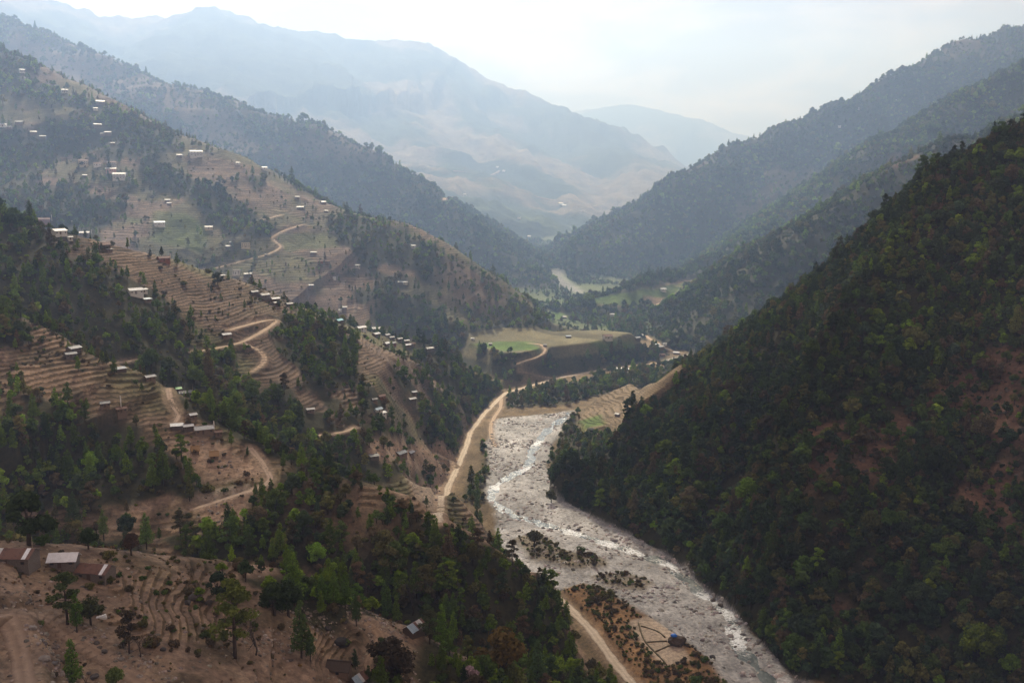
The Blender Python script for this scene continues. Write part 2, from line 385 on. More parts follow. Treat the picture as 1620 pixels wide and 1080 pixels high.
cutbank = zmax([('B', [(300,790),(330,776),(385,764),(432,762),(425,772),(385,782),(330,796)]), ('C+floor', [(640,755),(690,758),(700,775),(690,812),(660,795)])], 3, 3)
FD *= 1 - 0.9 * rubble; TM *= 1 - 0.8 * np.maximum(rubble, slides)
scrub = zmax([('E', [(0,45),(200,118),(340,165),(300,185),(150,150),(0,110)]), ('B', [(430,770),(560,770),(640,795),(660,850),(560,870),(450,840)]),
 ('D', [(700,395),(790,450),(800,500),(720,480),(690,440)])], 14, 16)
FD *= 1 - 0.55 * scrub
# river bed, flood plain and fields on the valley floor
BED_W = [on_floor(*p) for p in [(905,650),(850,656),(782,664),(768,700),(775,750),(772,790),(790,858),(832,905),(880,935),(905,925),(960,930),(1010,965),(1060,995),(1130,1050),(1160,1090),(1200,1200),(1360,1200),(1275,1085),(1222,1032),(1160,962),(1110,922),(1060,878),(1000,846),(930,810),(872,780),(864,735),(880,692)]]
SDB = poly_sd(GX, GY, BED_W) + wob * 5
bed = (1 - sstep(-2, 3, SDB)) * (SID == 0)
BED2_W = [on_floor(*p) for p in [(862,432),(872,422),(886,422),(884,438),(925,464),(922,467),(885,462)]]
bed2 = (1 - sstep(-12, 12, poly_sd(GX, GY, BED2_W))) * (ABOVE < 14) * .55
bed3 = zmax([('floor', [(1060,590),(1110,568),(1120,585),(1085,602)])], 3, 3)
bed = np.maximum(bed, np.maximum(bed2, bed3))
island = zmax([('floor', [(815,852),(850,838),(890,870),(960,885),(968,900),(920,905),(850,890)]), ('floor', [(925,912),(985,905),(1030,925),(1020,940),(965,930)])], 3, 5)
plain = zmax([('floor', [(890,935),(925,922),(1000,965),(1060,1000),(1130,1050),(1160,1100),(1080,1200),(1000,1085),(935,990)])], 3, 4)
sandfield = zmax([('floor', [(995,990),(1035,980),(1075,1010),(1090,1050),(1050,1062),(1020,1030)])], 1.5, 2)
rfields = zmax([('floor+R4', [(918,660),(935,638),(1000,622),(1085,612),(1060,640),(1000,660),(960,680),(925,690),(915,680)])], 4, 5)
greens = zmax([('P', [(744,547),(790,540),(846,541),(856,558),(800,556)]), ('P', [(930,542),(1000,538),(1005,550),(935,552)]),
 ('R2', [(925,475),(1000,462),(1060,450),(1100,446),(1075,462),(1020,470),(1010,484),(940,482)]),
 ('floor+R4', [(918,668),(950,662),(955,678),(920,686)]),
 ('floor', [(870,488),(920,482),(935,495),(880,505)]), ('floor', [(1055,412),(900,405)] * 2),
 ('D', [(240,330),(300,340),(330,360),(320,400),(240,380)]), ('D', [(440,370),(520,365),(540,390),(450,395)]), ('D', [(180,335),(230,345),(220,355)]),
 ('C', [(140,393),(166,391),(168,396),(145,399)])], 4, 4)
hterr = zmax([('R2', [(935,478),(1000,462),(1050,450),(1120,436),(1118,460),(1100,492),(1040,490),(1015,480),(960,488)])], 5, 4)
FD *= (1 - bed) * (1 - 0.9 * plain) * (1 - rfields) * (1 - greens) * (1 - hterr)
FD = np.where(isid('P'), np.where(woods > .3, FD, 0), FD)
TM = np.maximum(TM, np.maximum(rfields, hterr))
# ----- roads: (name, width, points) sighted on the finished slopes -----
ROADS = [
 ('valley', 4.6, None, [(1075,1170),(1035,1120),(1000,1080),(962,1033),(932,992),(905,965),(885,946),(862,925),(835,905)]),
 ('valley', 4.6, None, [(692,826),(697,800),(708,772),(722,742),(738,705),(744,682),(765,655),(788,632),(800,621),(850,607),(880,598),(925,590),(960,583),(1010,577),(1050,573)]),
 ('fork', 3.4, None, [(878,598),(850,592),(822,588)]),
 ('plateau', 3.2, None, [(815,576),(845,568),(862,561),(863,550),(856,544),(838,543)]),
 ('rivertrack', 3.4, None, [(793,630),(792,645),(783,658),(776,672),(777,690),(784,706)]),
 ('zigzag', 3.6, 'C', [(306,556),(345,550),(385,542),(410,528),(432,514),(438,505),(415,508),(385,516),(362,522)]),
 ('zigzag', 3.6, 'C', [(385,543),(408,552),(421,566),(418,578),(398,588)]),
 ('gullyroad', 2.6, 'C', [(190,573),(225,567)]),
 ('spur', 3.0, 'B', [(266,612),(269,632),(277,646),(284,656),(276,668)]),
 ('spur', 3.2, 'B', [(396,708),(406,722),(420,740),(430,760),(412,772),(370,784),(335,795),(300,806)]),
 ('loop', 4.6, 'A', [(-60,985),(0,972),(30,960),(55,962),(78,982),(115,1005),(160,1035),(200,1062),(245,1095)]),
 ('loop', 4.2, 'A', [(5,972),(22,1000),(32,1035),(38,1075),(42,1110)]),
 ('hut', 3.0, 'A', [(574,982),(592,996),(606,1008),(598,1022),(582,1036),(578,1052),(605,1066),(640,1080),(670,1100)]),
 ('upper', 3.6, 'D', [(318,426),(370,416),(425,403),(447,393),(434,381),(428,375),(440,368),(480,355)]),
 ('upper', 3.0, 'D', [(400,352),(425,345),(445,340)]),
 ('switchback', 3.6, 'R2', [(1072,452),(1090,463),(1105,473),(1118,484),(1116,490)]),
 ('switchback', 3.6, 'R2', [(1035,483),(1062,483),(1085,491),(1105,503),(1062,505),(1075,512),(1078,522)]),
 ('village', 3.6, None, [(1022,531),(1045,545),(1058,553),(1075,558)]),
 ('camp', 3.6, None, [(720,742),(712,728),(700,722),(685,716)]),
 ('faint', 7.0, None, [(703,320),(715,313),(736,306)]), ('faint', 7.0, None, [(812,300),(850,309),(895,317),(925,334)]), ('faint', 7.0, None, [(690,268),(740,272),(790,270)]),
 ('lower', 2.6, 'C', [(490,690),(520,686),(548,688),(560,676)]),
]
def smooth_line(p, step):
    p = np.array(p, float); d = np.r_[0, np.cumsum(np.hypot(*np.diff(p[:, :2], axis=0).T))]
    n = max(6, int(d[-1] / step)); t = np.linspace(0, d[-1], n)
    q = np.stack([np.interp(t, d, p[:, k]) for k in range(p.shape[1])], 1)
    for _ in range(4): q[1:-1] = (q[:-2] + 2 * q[1:-1] + q[2:]) / 4
    return q
def zat(x, y, arr=None):
    arr = Z if arr is None else arr
    x = np.asarray(x, float); y = np.asarray(y, float)
    fr = np.interp(np.log(np.hypot(x, y)), LOGR, np.arange(NR)); fa = np.clip((np.arctan2(x, y) - az[0]) / (az[1] - az[0]), 0, NAZ - 1.001)
    i = np.clip(fr.astype(int), 0, NR - 2); j = fa.astype(int); a = fr - i; b = fa - j
    return (arr[i, j] * (1 - a) * (1 - b) + arr[i + 1, j] * a * (1 - b) + arr[i, j + 1] * (1 - a) * b + arr[i + 1, j + 1] * a * b)
road_lines = []; ROADM = np.zeros(Z.shape, np.float32)
flat = lambda: None
# terrace steps first, roads then cut through them
wavy = fbm(GX, GY, 11, 2, 103) * .55 + fbm(GX, GY, 34, 3, 101) * 2.2 + fbm(GX, GY, 110, 2, 107) * 4.5
ramp = rfields * np.clip(SDB, 0, 110) * .13
Z = Z + ramp
rough = isid('A') * (fbm(GX, GY, 7, 3, 841) * .55 + fbm(GX, GY, 1.8, 2, 843) * .14) + isid('B', 'C') * fbm(GX, GY, 6, 2, 845) * .35
Z = Z + rough * (1 - .6 * TM)
ZB = Z + wavy * TM
STEP = np.where(isid("A"), 0.95, np.where(isid('B'), 1.7, np.where(isid('C'), 1.6, np.where(isid('D'), 2.2, 1.1)))).astype(np.float32)
fr = ZB / STEP - np.floor(ZB / STEP)
stair = (np.floor(ZB / STEP) + sstep(0.60, 0.98, fr)) * STEP
Z = np.where(TM > 0.02, Z + TM * (stair - ZB) * 0.9, Z)
# river bed: cobble bars and a lower channel
WATER = [(905,652),(880,668),(856,690),(842,715),(836,738),(800,756),(778,772),(776,788),(800,808),(850,826),(905,840),(960,858),(1010,873),(1050,888),(1090,918),(1125,948),(1152,968),(1162,985),(1166,1010),(1185,1040),(1215,1075),(1260,1130),(1300,1200)]
wl = smooth_line([on_floor(*p) for p in WATER], 3.0)
def line_dist(x, y, line):
    best = np.full(x.shape, 1e9); bi = np.zeros(x.shape, int)
    for i in range(0, len(line)):
        d = np.hypot(x - line[i, 0], y - line[i, 1]); m = d < best; best = np.where(m, d, best); bi = np.where(m, i, bi)
    return best, bi
sel = np.nonzero((bed > 0.01) & (RR < 1000)); wd, _ = line_dist(GX[sel], GY[sel], wl)
bars = fbm(GX[sel], GY[sel], 30, 3, 201) * 1.0 + fbm(GX[sel], GY[sel], 5, 3, 203) * 0.5
bars = np.where(wd < 18, np.maximum(bars, -.22), bars)
Z[sel] = Z[sel] * (1 - bed[sel]) + FL[sel] * bed[sel]
wdn = wd + fbm(GX[sel], GY[sel], 9, 3, 207) * 3.2
Z[sel] += (bars * sstep(2, 16, wd) - 0.95 * (1 - sstep(0.8, 6.0, wdn))) * bed[sel]
Z += plain * 2.2 + island * 1.0
for nm, w, sp, pts in ROADS:
    tz = Z / RR; m = isid(sp) if sp else None
    # the toe of a spur must not catch the sight line to a road behind it
    q = [cast(px, py, tz, m) for px, py in pts]
    ln = smooth_line(q, 1.6 if q[0][1] < 500 else 3.0 if q[0][1] < 2400 else 25.0)
    zc = zat(ln[:, 0], ln[:, 1])
    for _ in range(30): zc[1:-1] = (zc[:-2] + 2 * zc[1:-1] + zc[2:]) / 4
    x0, x1, y0, y1 = ln[:, 0].min() - 15, ln[:, 0].max() + 15, ln[:, 1].min() - 15, ln[:, 1].max() + 15
    s = np.nonzero((GX > x0) & (GX < x1) & (GY > y0) & (GY < y1))
    if len(s[0]) == 0: continue
    d, bi = line_dist(GX[s], GY[s], ln)
    k = 1 - sstep(w / 2 + 0.8, w / 2 + 4.0, d)
    Z[s] = Z[s] * (1 - k) + (zc[bi] - 0.06) * k
    ROADM[s] = np.maximum(ROADM[s], 1 - sstep(w / 2 + .6, w / 2 + 3.2, d + wob[s] * 1.5))
    road_lines.append((nm, w, np.c_[ln, zc]))
FD *= np.where(isid('A', 'B') | (SID == 0), np.where((GY < 520), sstep(-2, 16, SDC + 6 * wob) + (SID == 0) * (SDC < -6), 1), 1)
FD *= 1 - ROADM; TM *= 1 - 0.9 * ROADM
TANF = Z / RR
CUM = np.maximum.accumulate(TANF, 0)
def hit(px, py, mask=None):
    x, y = cast(px, py, TANF, mask); return x, y, float(zat(x, y))
def seen(x, y, z, slack=0.012):
    r = np.hypot(x, y); fr = np.clip(np.interp(np.log(r), LOGR, np.arange(NR)).astype(int) - 1, 0, NR - 1)
    fa = np.clip(np.rint((np.arctan2(x, y) - az[0]) / (az[1] - az[0])).astype(int), 0, NAZ - 1)
    return z / r > CUM[fr, fa] - slack
# ----- ground colour (albedo only) -----
def C3(*c): return np.array(c, np.float32)
COL = np.empty(Z.shape + (3,), np.float32)
v1 = (0.5 + 0.5 * mid)[..., None]; v2 = (0.5 + 0.5 * big)[..., None]; v3 = (0.5 + .5 * fbm(GX, GY, 9, 2, 301))[..., None]
COL[:] = C3(.042, .040, .020) * (0.7 + 0.6 * v1)
def lay(m, c): 
    global COL
    COL = COL * (1 - m[..., None]) + c * m[..., None]
soilA = C3(.200, .142, .100) * (0.72 + 0.35 * v1 + .25 * v3) ; soilC = C3(.145, .106, .080) * (0.75 + 0.5 * v1)
bare = TM.copy(); bare[isid('A','B','C','D')] = np.maximum(bare, 1 - sstep(.2, .7, FD))[isid('A','B','C','D')]
plot = hash2(np.floor(ZB / STEP), np.floor((GX * .8 + GY * .35) / 17 + 2.5 * fbm(GX, GY, 40, 2, 871)), 5)[..., None]
soilC = soilC * (.68 + .64 * plot); soilA = soilA * (.8 + .4 * plot)
lay(bare * isid('A', 'B'), soilA); lay(bare * isid('C'), soilC); lay(bare * isid('D'), soilC * (0.9 + .25 * v2))
gn = sstep(-0.05, 0.32, fbm(GX, GY, 60, 3, 307) + 0.15 * isid('D'))
lay(gn * bare * 0.75 * isid('B', 'C', 'D'), C3(.100, .104, .048) * (0.7 + .6 * v3))
lay(isid('A', 'B') * sstep(.02, .35, fbm(GX, GY, 13, 4, 861)) * bare * .7, C3(.085, .066, .038) * (.6 + .8 * v3)); lay(isid('A') * sstep(.18, .42, fbm(GX, GY, 9, 3, 867)) * bare * .5, C3(.27, .20, .13))
lay(scrub * .8, C3(.125, .082, .05) * (.7 + .6 * v1))
lay(hterr, C3(.20, .145, .10) * (.8 + .4 * v1)); lay(rfields, C3(.20, .155, .105) * (.7 + .5 * v3))
pm = isid('P') & (woods < .3) & (ABOVE > 15); strips = (np.floor((GX * .35 + GY) / 11 + 1.5 * fbm(GX, GY, 60, 2, 851)).astype(int) * 7919 % 13 / 13.0).astype(np.float32)[..., None]; lay(pm * 1.0, C3(.125, .112, .062) * (.5 + .7 * strips + .3 * v3))
fm = ((SID == 0) & (bed < .5)).astype(np.float32); farfl = fm * sstep(1150, 1300, GY); lay(farfl, C3(.085, .115, .045) * (.6 + .8 * v1))
lay(fm * (1 - rfields) * (1 - FD) * (1 - farfl * .8), C3(.14, .105, .062) * (.65 + .7 * v3))
lay(plain, C3(.20, .12, .06) * (.6 + .8 * v3)); lay(sandfield, C3(.36, .29, .22) * (.9 + .2 * v1))
lay(greens * np.where(isid('D'), .45, .85), C3(.075, .135, .028) * (.8 + .4 * v3))
lay(slides * .85, C3(.17, .10, .065) * (.4 + 1.1 * v3)); lay(rubble, C3(.29, .205, .145) * (.75 + .5 * v3))
lay(cutbank, C3(.30, .245, .19) * (.85 + .3 * v3))
barv = fbm(GX, GY, 30, 4, 811)[..., None]; fine_ = fbm(GX, GY, 4.5, 3, 813)[..., None]; lay(bed, C3(.35, .345, .335) * (.82 + .3 * v1) * (1 + .40 * barv + .30 * fine_)); lay(island * .8, C3(.15, .12, .07) * (.7 + .6 * v3))
lay(ROADM * .55, C3(.25, .185, .13) * (.85 + .3 * v3))
ff = isid('F', 'F2', 'F3', 'F4', 'G')
fpat = sstep(0.06, 0.34, fbm(GX, GY, 480, 5, 311) + 0.25 * sstep(500, 50, Z) - .12 + .35 * n2 * 0.6)
fcol = C3(.045, .062, .030) * (.5 + .8 * v2); fter = C3(.24, .185, .125) * (.7 + .6 * v1)
lay(ff * 1.0, fcol); lay(ff * fpat * .8, fter); lay(ff * sstep(.15, .5, fbm(GX, GY, 330, 4, 317)) * sstep(150, -80, Z) * .8, C3(.12, .15, .06))
r1b = sstep(.05, .4, fbm(GX, GY, 260, 4, 331) + sstep(0, 250, Z) * .35 - .2) * isid('R1', 'E'); lay(r1b * .7, C3(.14, .105, .07) * (.7 + .6 * v1)); FD *= 1 - .6 * r1b
# ----- materials -----
def new_mat(name):
    m = bpy.data.materials.new(name); m.use_nodes = True; m.node_tree.nodes.clear(); return m, m.node_tree
def L(nt, a, b): nt.links.new(a, b)
def ground_material(far=False):
    m, nt = new_mat('far_ground' if far else 'ground')
    out = N(nt, 'ShaderNodeOutputMaterial'); b = N(nt, 'ShaderNodeBsdfPrincipled'); b.inputs['Roughness'].default_value = 0.95
    b.inputs['Specular IOR Level'].default_value = 0.1
    L(nt, b.outputs[0], out.inputs[0])
    col = N(nt, 'ShaderNodeAttribute', attribute_name='col'); tm = N(nt, 'ShaderNodeAttribute', attribute_name='tm')
    zb = N(nt, 'ShaderNodeAttribute', attribute_name='zb')
    geo_ = N(nt, 'ShaderNodeNewGeometry')
    def noise(scale, det=4, rough=.6):
        n = N(nt, 'ShaderNodeTexNoise'); n.inputs['Scale'].default_value = scale; n.inputs['Detail'].default_value = det; n.inputs['Roughness'].default_value = rough
        L(nt, geo_.outputs['Position'], n.inputs['Vector']); return n
    nA, nB = (noise(.020, 9, .72), noise(.0045, 6, .6)) if far else (noise(.55, 6, .7), noise(.06, 4))
    def rng(src, a, b, c, d):
        r = N(nt, 'ShaderNodeMapRange'); L(nt, src, r.inputs[0])
        for i, v in enumerate((a, b, c, d)): r.inputs[i + 1].default_value = v
        return r.outputs[0]
    mA = rng(nA.outputs[0], .3, .7, .45, 1.55); mB = rng(nB.outputs[0], .3, .7, .78, 1.22)
    mul = N(nt, 'ShaderNodeMath', operation='MULTIPLY'); L(nt, mA, mul.inputs[0]); L(nt, mB, mul.inputs[1])
    x = N(nt, 'ShaderNodeMix', data_type='RGBA', blend_type='MULTIPLY'); x.inputs[0].default_value = 1
    L(nt, col.outputs['Color'], x.inputs[6]); L(nt, mul.outputs[0], x.inputs[7])
    # grassy terrace risers and pale trodden lips
    frac = N(nt, 'ShaderNodeMath', operation='FRACT'); nw = rng(nA.outputs[0], .2, .8, -.12, .12)
    ad = N(nt, 'ShaderNodeMath', operation='ADD'); L(nt, zb.outputs['Fac'], ad.inputs[0]); L(nt, nw, ad.inputs[1]); L(nt, ad.outputs[0], frac.inputs[0])
    rp = N(nt, 'ShaderNodeValToRGB'); e = rp.color_ramp.elements
    e[0].position = 0.0; e[0].color = (1, 1, 1, 1); e[1].position = 1; e[1].color = (1.22, 1.2, 1.12, 1)
    for p, c in ((.50, (1, 1, 1, 1)), (.60, (.62, .60, .48, 1)), (.84, (.46, .45, .35, 1)), (.92, (1.25, 1.22, 1.12, 1))):
        k = e.new(p); k.color = c
    L(nt, frac.outputs[0], rp.inputs[0])
    y = N(nt, 'ShaderNodeMix', data_type='RGBA', blend_type='MULTIPLY'); L(nt, tm.outputs['Fac'], y.inputs[0])
    L(nt, x.outputs[2], y.inputs[6]); L(nt, rp.outputs[0], y.inputs[7])
    L(nt, y.outputs[2], b.inputs['Base Color'])
    bp = N(nt, 'ShaderNodeBump'); bp.inputs['Strength'].default_value = .8; bp.inputs['Distance'].default_value = 30 if far else .5
    L(nt, nA.outputs[0], bp.inputs['Height']); L(nt, bp.outputs[0], b.inputs['Normal'])
    return m
GROUND = ground_material(); FARGROUND = ground_material(True)
# ----- split the sheet into the pieces of the setting -----
PIECES = [
 ('hillside', ('A',), 'bare brown terraced foreground hillside at the lower left'),
 ('hillside', ('B',), 'spur with dark woods behind the foreground fields'),
 ('hillside', ('C',), 'brown terraced spur left of the road and river'),
 ('hillside', ('D',), 'broad terraced hillside with scattered houses at the upper left'),
 ('hillside', ('E',), 'forested ridge behind the left terraced hillside'),
 ('far_mountain', ('F', 'F2', 'F3', 'F4'), 'hazy blue mountain closing the valley'),
 ('far_mountain', ('G',), 'faint farthest mountain crest at the centre right'),
 ('hillside', ('R1',), 'hazy far slope on the right of the valley'),
 ('hillside', ('R2',), 'forested second slope on the right with green terraces at its foot'),
 ('hillside', ('R3',), 'forested slope just behind the dark right slope'),
 ('hillside', ('R4',), 'dark forested slope filling the lower right'),
 ('river_terrace', ('P',), 'flat fields on a steep edged river terrace'),
 ('valley_floor', ('floor',), 'valley floor with gravel river bed'),
]
vid = np.arange(NR * NAZ).reshape(NR, NAZ)
quads = np.stack([vid[:-1, :-1], vid[:-1, 1:], vid[1:, 1:], vid[1:, :-1]], -1).reshape(-1, 4)
fsid = SID[:-1, :-1].reshape(-1)
V3 = np.stack([GX, GY, Z], -1).reshape(-1, 3).astype(np.float32)
colf = np.concatenate([COL, np.ones(Z.shape + (1,), np.float32)], -1).reshape(-1, 4)
tmf = TM.reshape(-1); zbf = (ZB / STEP).reshape(-1).astype(np.float32)
for nm, ids, lab in PIECES:
    m = np.isin(fsid, [ID[k] for k in ids]); q = quads[m]
    u, inv = np.unique(q, return_inverse=True)
    me = mesh_np(nm, V3[u], inv.reshape(-1, 4), FARGROUND if nm == 'far_mountain' else GROUND, True)
    a = me.attributes.new('col', 'FLOAT_COLOR', 'POINT'); a.data.foreach_set('color', colf[u].ravel())
    a = me.attributes.new('tm', 'FLOAT', 'POINT'); a.data.foreach_set('value', tmf[u])
    a = me.attributes.new('zb', 'FLOAT', 'POINT'); a.data.foreach_set('value', zbf[u])
    tag(link(bpy.data.objects.new(nm, me)), lab, None, None, 'structure')
print('ground', time.time() - T0)
